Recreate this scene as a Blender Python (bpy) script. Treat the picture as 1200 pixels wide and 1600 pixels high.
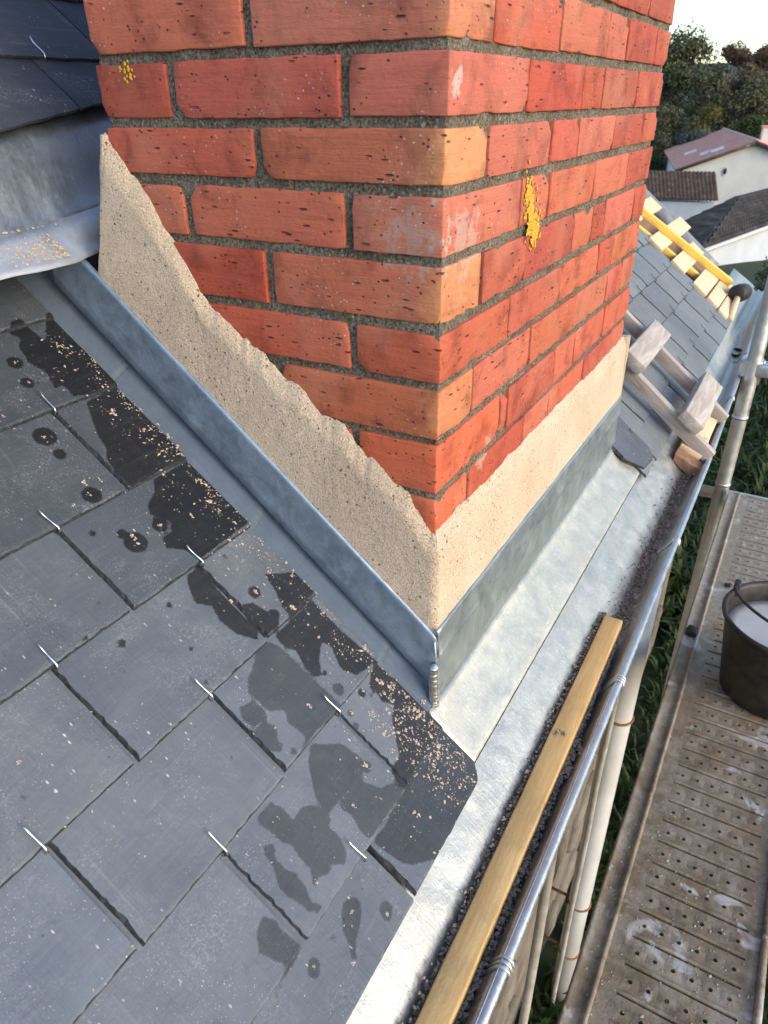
import bpy, bmesh, math, random
import numpy as np
from mathutils import Vector, Matrix, noise
R = math.radians
random.seed(7)
for o in list(bpy.data.objects): bpy.data.objects.remove(o)
SC = bpy.context.scene
COL = SC.collection

# ------------------------------------------------------------------ camera
cd = bpy.data.cameras.new('camera'); cam = bpy.data.objects.new('camera', cd); COL.objects.link(cam)
cd.sensor_fit = 'HORIZONTAL'; cd.sensor_width = 7.3; cd.lens = 1106.85 / 1200 * 7.3
cd.clip_start = 0.02; cd.clip_end = 2000
_r = Vector((0.4983, -0.8669, -0.0117)); _d = Vector((-0.4401, -0.2412, -0.8649)); _f = Vector((0.7470, 0.4362, -0.5017))
M = Matrix((_r, -_d, -_f)).transposed().to_4x4(); M.translation = Vector((-0.6805, -0.3236, -0.0441))
cam.matrix_world = M
cd.dof.use_dof = True; cd.dof.focus_distance = 1.05; cd.dof.aperture_fstop = 3.2
SC.camera = cam

# ------------------------------------------------------------------ sky, sun, exposure
SUN_AZ = R(-102)      # direction to the sun, measured from +X towards +Y
SUN_EL = R(22)
W = bpy.data.worlds.new('World'); SC.world = W; W.use_nodes = True
wn = W.node_tree.nodes; wl = W.node_tree.links
sky = wn.new('ShaderNodeTexSky'); sky.sky_type = 'NISHITA'; sky.sun_disc = False
sky.sun_elevation = SUN_EL; sky.sun_rotation = math.pi / 2 - SUN_AZ
sky.altitude = 100; sky.air_density = 1.0; sky.dust_density = 1.3; sky.ozone_density = 1.0
wl.new(sky.outputs[0], wn['Background'].inputs[0]); wn['Background'].inputs[1].default_value = 0.15
sl = bpy.data.lights.new('sun', 'SUN'); sun = bpy.data.objects.new('sun', sl); COL.objects.link(sun)
sl.energy = 0.6; sl.angle = R(40); sl.color = (1.0, 0.92, 0.82)
sun.rotation_euler = Vector((math.cos(SUN_AZ) * math.cos(SUN_EL), math.sin(SUN_AZ) * math.cos(SUN_EL), math.sin(SUN_EL))).to_track_quat('Z', 'Y').to_euler()
SC.view_settings.view_transform = 'Standard'; SC.view_settings.look = 'None'
SC.view_settings.exposure = 1.42; SC.view_settings.gamma = 1.0; SC.view_settings.use_curve_mapping = False

# ------------------------------------------------------------------ helpers
def tag(o, label=None, cat=None, group=None, kind=None):
    if label: o['label'] = label
    if cat: o['category'] = cat
    if group: o['group'] = group
    if kind: o['kind'] = kind
    return o
def empty(name, loc=(0, 0, 0), label=None, cat=None, group=None):
    o = bpy.data.objects.new(name, None); COL.objects.link(o); o.location = loc; o.empty_display_size = .05
    return tag(o, label, cat, group)
def mesh(name, v, f, m=None, parent=None, smooth=False, loc=None, mat4=None):
    me = bpy.data.meshes.new(name); me.from_pydata([tuple(p) for p in v], [], f)
    if m: me.materials.append(m)
    if smooth: me.polygons.foreach_set('use_smooth', [True] * len(me.polygons))
    return link(name, me, parent, loc, mat4)
def link(name, me, parent=None, loc=None, mat4=None):
    o = bpy.data.objects.new(name, me); COL.objects.link(o)
    if mat4 is not None: o.matrix_world = mat4
    elif loc is not None: o.location = loc
    if parent:
        o.parent = parent
        o.matrix_parent_inverse = Matrix.Translation(parent.location).inverted() if parent.parent is None and parent.type == 'EMPTY' else parent.matrix_basis.inverted()
    return o
def sub(name, me, parent, loc=(0, 0, 0)):
    "child whose local coordinates are those of its parent"
    o = bpy.data.objects.new(name, me); COL.objects.link(o); o.parent = parent; o.location = loc
    return o
def addmesh(name, v, f, m, smooth=False):
    me = bpy.data.meshes.new(name); me.from_pydata([tuple(p) for p in v], [], f); me.materials.append(m)
    if smooth: me.polygons.foreach_set('use_smooth', [True] * len(me.polygons))
    return me
def nz(p, s=1.0): return noise.noise(Vector(p) * s)
def axis_pts(L, r, n):
    n = max(1, n); a = [0, r * .3, r]; a += [r + (L - 2 * r) * i / n for i in range(1, n)]; a += [L - r, L - r * .3, L]
    return a
def rbox(dx, dy, dz, r=.003, n=(4, 2, 2), amp=0.0, fr=40, seed=0, chips=0, taper=None):
    "rounded, slightly uneven box from the origin corner"
    X, Y, Z = axis_pts(dx, r, n[0]), axis_pts(dy, r, n[1]), axis_pts(dz, r, n[2])
    key = {}; V = []; F = []
    rng = random.Random(seed); off = Vector((rng.uniform(0, 99), rng.uniform(0, 99), rng.uniform(0, 99)))
    ch = [(Vector((rng.choice((0, dx)) if rng.random() < .5 else rng.uniform(0, dx), rng.choice((0, dy)), rng.choice((0, dz)))), rng.uniform(.004, .014)) for _ in range(chips)]
    cen = Vector((dx / 2, dy / 2, dz / 2))
    def vert(i, j, k):
        q = (i, j, k)
        if q in key: return key[q]
        p = Vector((X[i], Y[j], Z[k]))
        c = Vector((min(max(p.x, r), dx - r), min(max(p.y, r), dy - r), min(max(p.z, r), dz - r)))
        d = p - c
        nrm = d.normalized() if d.length > 1e-9 else Vector((0, 0, 0))
        p = c + nrm * r if d.length > 1e-9 else p
        if amp:
            p += nrm * amp * (noise.noise((p + off) * fr) + .5 * noise.noise((p + off) * fr * 2.7))
        for cc, cr in ch:
            dd = (p - cc).length
            if dd < cr: p += (cen - p).normalized() * (cr - dd) * .55
        key[q] = len(V); V.append(p); return key[q]
    a, b, c = len(X) - 1, len(Y) - 1, len(Z) - 1
    for i in range(a):
        for j in range(b):
            F.append((vert(i, j, 0), vert(i, j + 1, 0), vert(i + 1, j + 1, 0), vert(i + 1, j, 0)))
            F.append((vert(i, j, c), vert(i + 1, j, c), vert(i + 1, j + 1, c), vert(i, j + 1, c)))
    for i in range(a):
        for k in range(c):
            F.append((vert(i, 0, k), vert(i + 1, 0, k), vert(i + 1, 0, k + 1), vert(i, 0, k + 1)))
            F.append((vert(i, b, k), vert(i, b, k + 1), vert(i + 1, b, k + 1), vert(i + 1, b, k)))
    for j in range(b):
        for k in range(c):
            F.append((vert(0, j, k), vert(0, j, k + 1), vert(0, j + 1, k + 1), vert(0, j + 1, k)))
            F.append((vert(a, j, k), vert(a, j + 1, k), vert(a, j + 1, k + 1), vert(a, j, k + 1)))
    return V, F
def boxm(name, dims, m, r=.003, n=(4, 2, 2), amp=0.0004, seed=0, smooth=True, center=True, fr=40, chips=0):
    V, F = rbox(*dims, r=r, n=n, amp=amp, seed=seed, fr=fr, chips=chips)
    if center: V = [v - Vector(dims) / 2 for v in V]
    return addmesh(name, V, F, m, smooth)
def grid(fn, us, vs, flip=False):
    V = [fn(u, v) for v in vs for u in us]; nu = len(us); F = []
    for j in range(len(vs) - 1):
        for i in range(nu - 1):
            q = (j * nu + i, j * nu + i + 1, (j + 1) * nu + i + 1, (j + 1) * nu + i)
            F.append(q[::-1] if flip else q)
    return V, F
def lin(a, b, n): return [a + (b - a) * i / n for i in range(n + 1)]
def tube(pts, r, n=8, cap=True):
    pts = [Vector(p) for p in pts]; V = []; F = []
    rr = r if isinstance(r, (list, tuple)) else [r] * len(pts)
    t0 = (pts[1] - pts[0]).normalized(); ref = Vector((0, 0, 1)) if abs(t0.z) < .9 else Vector((1, 0, 0))
    x = t0.cross(ref).normalized()
    for i, p in enumerate(pts):
        t = (pts[min(i + 1, len(pts) - 1)] - pts[max(i - 1, 0)]).normalized()
        x = (x - t * x.dot(t)).normalized(); y = t.cross(x)
        for k in range(n):
            a = 2 * math.pi * k / n; V.append(p + (x * math.cos(a) + y * math.sin(a)) * rr[i])
    for i in range(len(pts) - 1):
        for k in range(n):
            k2 = (k + 1) % n; F.append((i * n + k, i * n + k2, (i + 1) * n + k2, (i + 1) * n + k))
    if cap: F.append(tuple(range(n - 1, -1, -1))); F.append(tuple(range((len(pts) - 1) * n, len(pts) * n)))
    return V, F
def lathe(prof, n=40):
    V = []; F = []
    for (r, z) in prof:
        for k in range(n):
            a = 2 * math.pi * k / n; V.append((r * math.cos(a), r * math.sin(a), z))
    for i in range(len(prof) - 1):
        for k in range(n):
            k2 = (k + 1) % n; F.append((i * n + k, i * n + k2, (i + 1) * n + k2, (i + 1) * n + k))
    return V, F
def solid(o, t, offset=-1):
    m = o.modifiers.new('thickness', 'SOLIDIFY'); m.thickness = t; m.offset = offset; return o
class Join:
    def __init__(s): s.V = []; s.F = []
    def add(s, V, F, M4=None):
        b = len(s.V); s.V += [(M4 @ Vector(v)) if M4 else Vector(v) for v in V]; s.F += [tuple(i + b for i in f) for f in F]; return s

# ------------------------------------------------------------------ materials
class NT:
    def __init__(s, name):
        s.m = bpy.data.materials.new(name); s.m.use_nodes = True; s.t = s.m.node_tree; s.b = s.t.nodes['Principled BSDF']
        s.tc = s.t.nodes.new('ShaderNodeTexCoord'); s.geo = None
    def node(s, ty, props=None, **inp):
        n = s.t.nodes.new(ty)
        for k, v in (props or {}).items(): setattr(n, k, v)
        for k, v in inp.items(): s.set(n, k, v)
        return n
    def set(s, n, k, v):
        i = n.inputs[int(k[1:])] if k[0] == 'i' and k[1:].isdigit() else n.inputs[k.replace('_', ' ')]
        if isinstance(v, bpy.types.NodeSocket): s.t.links.new(v, i)
        else: i.default_value = v
    def coord(s, kind='Object', scale=(1, 1, 1), add=None):
        if kind == 'World':
            if not s.geo: s.geo = s.node('ShaderNodeNewGeometry')
            c = s.geo.outputs['Position']
        else: c = s.tc.outputs[kind]
        n = s.node('ShaderNodeMapping', i0=c, i3=scale)
        return n.outputs[0]
    def noise(s, vec, scale=10, detail=4, rough=.55, dist=0, ramp=None):
        n = s.node('ShaderNodeTexNoise', Vector=vec, Scale=scale, Detail=detail, Roughness=rough, Distortion=dist)
        return s.ramp(n.outputs[0], *ramp) if ramp else n.outputs[0]
    def voro(s, vec, scale=10, feature='F1', rnd=1.0, out=0):
        n = s.node('ShaderNodeTexVoronoi', {'feature': feature}, Vector=vec, Scale=scale, Randomness=rnd); return n.outputs[out]
    def ramp(s, v, a, b, lo=0., hi=1.):
        n = s.node('ShaderNodeMapRange', {'clamp': True}, i0=v, i1=a, i2=b, i3=lo, i4=hi); return n.outputs[0]
    def math(s, op, a, b=0.0, c=None):
        n = s.node('ShaderNodeMath', {'operation': op}, i0=a, i1=b)
        if c is not None: s.set(n, 'i2', c)
        return n.outputs[0]
    def mix(s, f, a, b, mode='MIX'):
        n = s.node('ShaderNodeMix', {'data_type': 'RGBA', 'blend_type': mode}); s.set(n, 'i0', f); s.set(n, 'i6', a if not isinstance(a, tuple) else (*a, 1)[:4]); s.set(n, 'i7', b if not isinstance(b, tuple) else (*b, 1)[:4])
        return n.outputs[2]
    def bump(s, h, dist=.001, strength=1.0, prev=None):
        n = s.node('ShaderNodeBump', Height=h, Distance=dist, Strength=strength)
        if prev: s.set(n, 'Normal', prev)
        return n.outputs[0]
    def rnd(s): return s.node('ShaderNodeObjectInfo').outputs['Random']
    def ocol(s): return s.node('ShaderNodeObjectInfo').outputs['Color']
    def done(s, color, rough=.8, metal=0., normal=None, spec=.5, **kw):
        if isinstance(color, tuple): color = (*color, 1)[:4]
        s.set(s.b, 'Base Color', color); s.set(s.b, 'Roughness', rough); s.set(s.b, 'Metallic', metal); s.set(s.b, 'Specular IOR Level', spec)
        if normal: s.set(s.b, 'Normal', normal)
        for k, v in kw.items(): s.set(s.b, k, v)
        return s.m

def mat_brick():
    t = NT('brick'); c = t.coord('World'); st = t.coord('World', (14, 14, 150)); s2 = t.coord('World', (30, 30, 330))
    oi = t.node('ShaderNodeObjectInfo'); yy = t.math('ADD', t.node('ShaderNodeSeparateXYZ', i0=c).outputs[1], t.noise(c, 30, 3, .6, 0, (.3, .7, -.02, .02)))
    och = t.math('MULTIPLY', t.math('SUBTRACT', 1.0, oi.outputs['Alpha']), t.ramp(yy, .035, .0))
    base = t.mix(och, oi.outputs['Color'], (.53, .235, .105))
    v = t.noise(st, 1, 5, .65, .4)
    col = t.mix(t.ramp(v, .52, .74, 0, .30), base, t.mix(1.0, base, (1.5, 1.55, 1.35), 'MULTIPLY'))
    col = t.mix(t.ramp(v, .47, .24, 0, .48), col, t.mix(1.0, base, (.6, .5, .5), 'MULTIPLY'))
    col = t.mix(t.noise(c, 17, 5, .66, .3, (.50, .70, 0, .78)), col, t.mix(1.0, base, (.40, .33, .36), 'MULTIPLY'))
    col = t.mix(t.noise(c, 9, 2, .5, 0, (.52, .7, 0, .35)), col, (.47, .20, .12))
    fine = t.noise(s2, 1, 3, .7, .2)
    col = t.mix(t.ramp(fine, .66, .76, 0, .42), col, (.62, .33, .17))
    pits = t.voro(t.coord('World', (1, 1, 1.5)), 92); pm = t.math('MULTIPLY', t.ramp(pits, .17, .08), t.noise(c, 30, 2, .5, 0, (.47, .56)))
    slits = t.voro(t.coord('World', (26, 26, 120)), 1); sm = t.math('MULTIPLY', t.ramp(slits, .16, .08), t.noise(c, 22, 2, .5, 0, (.46, .56)))
    pit = t.math('MAXIMUM', pm, sm)
    col = t.mix(t.math('MULTIPLY', pit, .85), col, (.045, .02, .016))
    wh = t.math('MULTIPLY', t.ramp(t.voro(c, 130), .16, .10), t.noise(c, 11, 2, .5, 0, (.50, .62)))
    col = t.mix(t.math('MULTIPLY', wh, .8), col, (.50, .47, .43))
    # a cement smear left on the corner brick of the fourth course
    sn = t.noise(c, 55, 3, .7)
    for (p, rr, cc) in (((0, .035, -.170), .045, (.34, .27, .235)), ((.05, 0, -.172), .05, (.46, .35, .30)), ((.02, 0, -.03), .016, (.55, .52, .48)), ((.135, 0, -.47), .02, (.40, .35, .27)), ((.16, 0, -.45), .016, (.40, .35, .27))):
        d = t.node('ShaderNodeVectorMath', {'operation': 'DISTANCE'}, i0=c, i1=p).outputs['Value']
        d = t.math('ADD', d, t.ramp(sn, .3, .7, -rr * .8, rr * .8))
        col = t.mix(t.ramp(d, rr * .75, rr * .35, 0, .5), col, cc)
    h = t.math('ADD', t.math('MULTIPLY', fine, .55), t.math('MULTIPLY', pit, -2.2)); h = t.math('ADD', h, t.math('MULTIPLY', t.noise(c, 160, 3, .6), .45))
    return t.done(col, t.ramp(v, .3, .7, .62, .85), 0, t.bump(h, .0017, 1.0), .35)
def mat_mortar():
    t = NT('mortar'); c = t.coord('World')
    g = t.noise(c, 320, 3, .7); col = t.mix(t.ramp(g, .35, .68), (.060, .050, .034), (.34, .30, .235))
    col = t.mix(t.noise(c, 14, 4, .6, 0, (.45, .7, 0, .6)), col, (.045, .042, .025))
    wl_ = t.math('MULTIPLY', t.ramp(t.voro(c, 150), .33, .2), t.noise(c, 12, 3, .6, 0, (.50, .62)))
    col = t.mix(t.math('MULTIPLY', wl_, .75), col, (.42, .42, .40))
    h = t.math('ADD', g, t.noise(c, 900, 2, .6))
    return t.done(col, .95, 0, t.bump(h, .0028, 1), .2)
def mat_cement():
    t = NT('cement'); c = t.coord('World')
    g = t.noise(c, 420, 3, .7); base = t.mix(t.noise(c, 7, 4, .6, 0, (.35, .7)), (.53, .42, .31), (.62, .50, .38))
    col = t.mix(t.ramp(g, .35, .68), t.mix(1., base, (.74, .71, .68), 'MULTIPLY'), t.mix(1., base, (1.28, 1.27, 1.26), 'MULTIPLY'))
    d = t.math('MULTIPLY', t.ramp(t.voro(c, 240), .24, .15), t.noise(c, 90, 2, .5, 0, (.50, .58)))
    d2 = t.math('MULTIPLY', t.ramp(t.voro(c, 110), .20, .13), t.noise(c, 40, 2, .5, 0, (.51, .57)))
    d = t.math('MAXIMUM', d, d2)
    col = t.mix(t.math('MULTIPLY', d, .75), col, (.10, .07, .05))
    h = t.math('SUBTRACT', t.math('ADD', g, t.noise(c, 70, 3, .6)), t.math('MULTIPLY', d, .8))
    return t.done(col, .95, 0, t.bump(h, .0024, 1), .2)
def mat_zinc(name, base, rough=(.28, .5), dirt=.3, warm=(.5, .47, .42), metal=.9, scale=1.0, wave=.0012, speck=.35):
    t = NT(name); c = t.coord('World')
    n1 = t.noise(c, 26 * scale, 5, .65, .5); n2 = t.noise(c, 150 * scale, 4, .7)
    b2 = tuple(x * .80 for x in base); col = t.mix(t.ramp(n1, .35, .65), b2, base)
    sc = t.noise(t.coord('World', (260, 22, 22)), 1, 3, .7, .8); sc2 = t.noise(t.coord('World', (60, 300, 300)), 1, 3, .7, 1.5); n3 = t.noise(c, 480, 2, .6)
    col = t.mix(t.ramp(sc, .60, .72, 0, .5), col, tuple(min(1, x * 1.35) for x in base)); col = t.mix(t.ramp(sc2, .66, .74, 0, .45), col, tuple(x * .6 for x in base)); col = t.mix(t.ramp(n3, .50, .72, 0, .35), col, tuple(x * .62 for x in base))
    col = t.mix(t.ramp(n2, .55, .75, 0, speck), col, tuple(min(1, x * 1.3) for x in base))
    col = t.mix(t.noise(c, 9, 5, .7, 0, (.52, .75, 0, dirt)), col, warm)
    sp = t.math('MULTIPLY', t.ramp(t.voro(c, 210), .2, .12), t.noise(c, 24, 3, .6, 0, (.52, .62)))
    col = t.mix(t.math('MULTIPLY', sp, speck), col, tuple(x * .3 for x in warm))
    rg = t.math('ADD', t.ramp(n1, .3, .7, rough[0], rough[1]), t.math('ADD', t.ramp(n2, .3, .8, 0, .10), t.ramp(sc, .45, .75, .06, -.12)))
    h = t.math('ADD', t.math('MULTIPLY', t.noise(c, 11, 2, .5), 4), t.math('ADD', t.math('MULTIPLY', n2, .5), t.math('MULTIPLY', sc, .3)))
    return t.done(col, rg, metal, t.bump(h, wave, .8), .5)
def mat_slate():
    t = NT('slate'); c = t.coord('World'); o = t.coord('Object'); rnd = t.rnd()
    oo = t.node('ShaderNodeVectorMath', {'operation': 'ADD'}, i0=o, i1=t.node('ShaderNodeCombineXYZ', X=t.math('MULTIPLY', rnd, 13.0), Y=t.math('MULTIPLY', rnd, 7.0)).outputs[0]).outputs[0]
    sx = t.node('ShaderNodeMapping', i0=oo, i3=(10, 120, 20)).outputs[0]; sv = t.node('ShaderNodeMapping', i0=oo, i3=(70, 4, 10)).outputs[0]
    n1 = t.noise(oo, 9, 5, .6, .6); st = t.noise(sx, 1, 4, .7); sv_ = t.noise(sv, 1, 4, .65, .6)
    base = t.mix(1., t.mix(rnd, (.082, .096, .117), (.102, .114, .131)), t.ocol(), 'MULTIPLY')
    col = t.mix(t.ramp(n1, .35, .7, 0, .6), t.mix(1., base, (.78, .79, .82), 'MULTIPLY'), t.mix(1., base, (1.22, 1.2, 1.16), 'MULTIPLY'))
    col = t.mix(t.ramp(st, .58, .75, 0, .22), col, (.19, .205, .225))
    col = t.mix(t.ramp(sv_, .64, .72, 0, .3), col, (.22, .235, .25))
    # little pale chips and scratches left by cutting
    fl = t.math('MULTIPLY', t.ramp(t.voro(t.node('ShaderNodeMapping', i0=oo, i2=(0, 0, .7), i3=(150, 60, 1)).outputs[0], 1), .16, .10), t.noise(oo, 26, 3, .6, 0, (.53, .62)))
    f2 = t.math('MULTIPLY', t.ramp(t.voro(oo, 330), .15, .1), t.noise(oo, 17, 3, .6, 0, (.5, .62)))
    col = t.mix(t.math('MULTIPLY', t.math('MAXIMUM', fl, f2), .75), col, (.52, .53, .54))
    du_ = t.math('MULTIPLY', t.noise(oo, 420, 3, .7, 0, (.48, .68)), t.noise(oo, 11, 5, .7, .6, (.50, .68))); col = t.mix(t.math('MULTIPLY', du_, .5), col, (.30, .315, .33))
    dk = t.math('MULTIPLY', t.ramp(t.voro(oo, 60), .10, .06), t.noise(oo, 13, 2, .5, 0, (.55, .6)))
    col = t.mix(t.math('MULTIPLY', dk, .7), col, (.05, .055, .065))
    a = t.node('ShaderNodeAttribute', {'attribute_name': 'wet'}).outputs['Fac']
    w = t.math('ADD', a, t.math('MULTIPLY', t.math('SUBTRACT', t.noise(c, 170, 4, .65), .5), .5)); w = t.ramp(w, .42, .60)
    wetc = t.mix(1., col, (.20, .195, .20), 'MULTIPLY'); wetc = t.mix(t.ramp(st, .5, .75, 0, .2), wetc, (.055, .056, .06))
    col = t.mix(t.math('MULTIPLY', w, t.math('SUBTRACT', 1.0, t.node('ShaderNodeAttribute', {'attribute_name': 'dry'}).outputs['Fac'])), col, wetc)
    rg = t.math('SUBTRACT', t.ramp(n1, .3, .7, .58, .74), t.math('MULTIPLY', w, .02))
    h = t.math('ADD', t.math('MULTIPLY', st, .45), t.math('MULTIPLY', t.noise(oo, 30, 4, .6, .8), 1.0)); h = t.math('ADD', h, t.math('MULTIPLY', sv_, .8))
    return t.done(col, rg, 0, t.bump(h, .0019, .9), .24)
def mat_wood(name, light, dark, scale=(60, 60, 5), rough=.75, grain=.8, knots=True, stain=None):
    t = NT(name); o = t.coord('Object', scale); oc = t.coord('Object'); rnd = t.rnd()
    n = t.noise(o, 1, 5, .65, 1.2); col = t.mix(t.ramp(n, .35, .68), dark, light)
    w = t.node('ShaderNodeTexWave', {'wave_type': 'BANDS', 'bands_direction': 'X'}, Vector=o, Scale=.9, Distortion=7.0, Detail=3.0, Detail_Scale=1.2).outputs[1]
    col = t.mix(t.ramp(w, .55, .95, 0, .35 * grain), col, tuple(x * .62 for x in light))
    if knots:
        k = t.math('MULTIPLY', t.ramp(t.voro(oc, 13), .16, .07), .8); col = t.mix(k, col, tuple(x * .35 for x in dark))
    if stain: col = t.mix(t.noise(oc, 20, 4, .65, 0, (.5, .7, 0, .7)), col, stain)
    col = t.mix(t.ramp(rnd, 0, 1, 0, .25), col, dark)
    return t.done(col, rough, 0, t.bump(t.math('ADD', n, t.noise(oc, 300, 3, .6)), .0008, .6), .3)
def mat_plain(name, c1, c2, scale=20, rough=.8, metal=0., bump=.0008, detail=5, lo=.35, hi=.65, world=True, spec=.4):
    t = NT(name); c = t.coord('World' if world else 'Object'); n = t.noise(c, scale, detail, .62, .3)
    return t.done(t.mix(t.ramp(n, lo, hi), c1, c2), rough, metal, t.bump(n, bump, .7), spec)
def mat_deck():
    t = NT('deck_steel'); c = t.coord('World')
    base = t.mix(t.noise(c, 60, 4, .7, 0, (.35, .65)), (.28, .235, .18), (.40, .35, .28))
    far = t.math('ADD', t.node('ShaderNodeSeparateXYZ', i0=c).outputs[0], t.noise(c, 8, 4, .6, 0, (.3, .7, -.35, .35)))
    dirt = t.math('MULTIPLY', t.noise(c, 13, 5, .65, .4, (.30, .54)), t.ramp(far, .55, 1.15, 1., .22))
    col = t.mix(t.math('MULTIPLY', dirt, .85), base, t.mix(t.noise(c, 40, 4, .6, 0, (.35, .7)), (.085, .060, .036), (.21, .150, .092)))
    col = t.mix(t.noise(c, 15, 3, .55, .6, (.60, .67, 0, .7)), col, (.50, .485, .47))
    col = t.mix(t.noise(c, 27, 4, .65, .2, (.64, .72, 0, .6)), col, (.25, .13, .065))
    h = t.math('ADD', t.noise(c, 260, 4, .7), t.math('MULTIPLY', t.noise(c, 40, 3, .6), 2))
    return t.done(col, t.math('ADD', t.math('MULTIPLY', dirt, .3), .5), t.math('SUBTRACT', .45, t.math('MULTIPLY', dirt, .4)), t.bump(h, .0012, .7), .4)
def mat_leaf(name, c1, c2, trans=.25):
    t = NT(name); n = t.noise(t.coord('Object'), .9, 3, .6); isl = t.node('ShaderNodeNewGeometry').outputs['Random Per Island']
    col = t.mix(t.math('ADD', t.math('MULTIPLY', isl, .6), t.ramp(n, .35, .65, 0, .4)), c1, c2)
    m = t.done(col, .6, 0, None, .3)
    tr = t.node('ShaderNodeBsdfTranslucent'); t.set(tr, 'Color', col); mx = t.node('ShaderNodeMixShader', i0=trans)
    t.t.links.new(t.b.outputs[0], mx.inputs[1]); t.t.links.new(tr.outputs[0], mx.inputs[2])
    t.t.links.new(mx.outputs[0], t.t.nodes['Material Output'].inputs[0]); return m
MB = dict(
    brick=mat_brick(), mortar=mat_mortar(), cement=mat_cement(), slate=mat_slate(),
    zinc_old=mat_zinc('zinc_weathered', (.36, .44, .53), (.34, .48), .25, (.30, .30, .30), .85),
    zinc_soak=mat_zinc('zinc_soaker', (.095, .125, .165), (.6, .72), .2, (.08, .09, .10), .2),
    zinc_new=mat_zinc('zinc_new', (.60, .575, .50), (.40, .54), .45, (.50, .45, .34), .82, wave=.0013, speck=.75),
    zinc_gut=mat_zinc('zinc_gutter', (.54, .525, .48), (.34, .52), .55, (.33, .29, .22), .88, wave=.0019, speck=.9),
    zinc_side=mat_zinc('zinc_upstand', (.36, .41, .43), (.34, .5), .3, (.36, .36, .34), .85),
    zinc_tray=mat_zinc('zinc_tray', (.46, .51, .58), (.42, .6), .2, (.30, .30, .29), .6),
    galv=mat_zinc('galvanised', (.60, .62, .63), (.3, .45), .3, (.36, .33, .28), .9),
    slate_edge=mat_plain('chipped_edge_joint_shade', (.010, .012, .016), (.040, .045, .054), 160, .8, 0, .002),  # chipped slate, darkened further to paint shade into the joints
    steel=mat_plain('stainless_wire', (.6, .6, .6), (.75, .75, .74), 80, .25, 1.0, .0001),
    wire=mat_plain('dark_wire', (.05, .05, .055), (.12, .12, .12), 80, .5, .8, .0001),
    solder=mat_plain('solder', (.62, .63, .64), (.8, .8, .8), 120, .3, 1.0, .0006),
    wood_yel=mat_wood('batten_wood', (.62, .43, .20), (.46, .27, .10), (50, 50, 5), .7, .8, True, (.36, .25, .13)),
    wood_pale=mat_wood('fresh_board_wood', (.78, .62, .41), (.66, .48, .28), (40, 40, 5), .7, .5),
    wood_treat=mat_wood('yellow_treated_wood', (.78, .55, .15), (.68, .44, .09), (40, 40, 4), .65, .3, False),
    wood_grey=mat_wood('weathered_wood', (.52, .47, .43), (.30, .25, .22), (50, 50, 5), .85, .9, False),
    wood_brown=mat_wood('brown_plank_wood', (.34, .20, .13), (.17, .09, .055), (50, 50, 6), .8, .9, True),
    deck=mat_deck(), rubber=mat_plain('black_rubber', (.012, .012, .012), (.025, .025, .024), 60, .55, 0, .0005),
    bucket=mat_plain('bucket_rubber', (.008, .008, .009), (.040, .032, .022), 26, .5, 0, .001),
    pvc=mat_plain('white_pvc', (.46, .45, .43), (.55, .54, .52), 9, .35, 0, .0002),
    cord=mat_plain('dirty_conduit', (.25, .23, .19), (.38, .355, .31), 18, .7, 0, .001),
    rust=mat_plain('rusty_strap', (.16, .07, .03), (.28, .13, .06), 60, .8, .2, .001),
    milk=mat_plain('milky_water', (.42, .41, .38), (.52, .51, .485), 8, .12, 0, .0001),
    crumb=mat_plain('mortar_crumb', (.30, .235, .175), (.50, .42, .33), 300, .95, 0, .0008),
    debris=mat_plain('gutter_silt', (.085, .066, .052), (.30, .25, .21), 120, .95, 0, .0012),
    lichen=mat_plain('lichen', (.42, .25, .02), (.60, .36, .05), 300, .95, 0, .001),
    stonewall=mat_plain('old_stone_plaster', (.085, .07, .052), (.20, .17, .135), 6, .95, 0, .01),
    underlay=mat_plain('roof_underlay', (.035, .036, .04), (.09, .09, .095), 6, .7, 0, .002),
    deckwood=mat_plain('sarking', (.10, .075, .055), (.17, .13, .10), 12, .9),
    plaster=mat_plain('white_plaster', (.50, .485, .46), (.58, .565, .54), .8, .9, 0, .003),
    plaster2=mat_plain('cool_plaster', (.40, .43, .47), (.48, .51, .55), .9, .9, 0, .003),
    glass=mat_plain('skylight_glass', (.55, .55, .56), (.7, .7, .7), 3, .25, 0, .0001),
    darkhole=mat_plain('dark_opening', (.015, .014, .013), (.03, .028, .025), 3, .8),
    ground=mat_plain('grass_ground', (.012, .020, .007), (.032, .046, .014), 5, .95, 0, .02, 6),
    earth=mat_plain('hillside_earth', (.03, .035, .015), (.06, .06, .03), .2, .95, 0, .02),
)
def mat_tiles(name, a, b, lich):
    t = NT(name); c = t.coord('Object'); n = t.noise(c, 1.6, 5, .7); v = t.voro(t.coord('Object', (4.5, 2.2, 2.2)), 1, out=1)
    col = t.mix(t.ramp(n, .35, .65), a, b); col = t.mix(t.math('MULTIPLY', v, .35), col, tuple(x * .55 for x in a))
    col = t.mix(t.noise(c, 3.2, 4, .6, 0, (.58, .68, 0, .6)), col, lich)
    return t.done(col, .9, 0, None, .2)
MB['tile_red'] = mat_tiles('terracotta_tiles', (.56, .25, .20), (.66, .35, .29), (.55, .40, .35))
MB['tile_brown'] = mat_tiles('brown_tiles', (.065, .045, .035), (.13, .09, .07), (.20, .17, .14))
MB['tile_dark'] = mat_tiles('dark_tiles', (.030, .029, .030), (.07, .066, .064), (.10, .095, .09))
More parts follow.
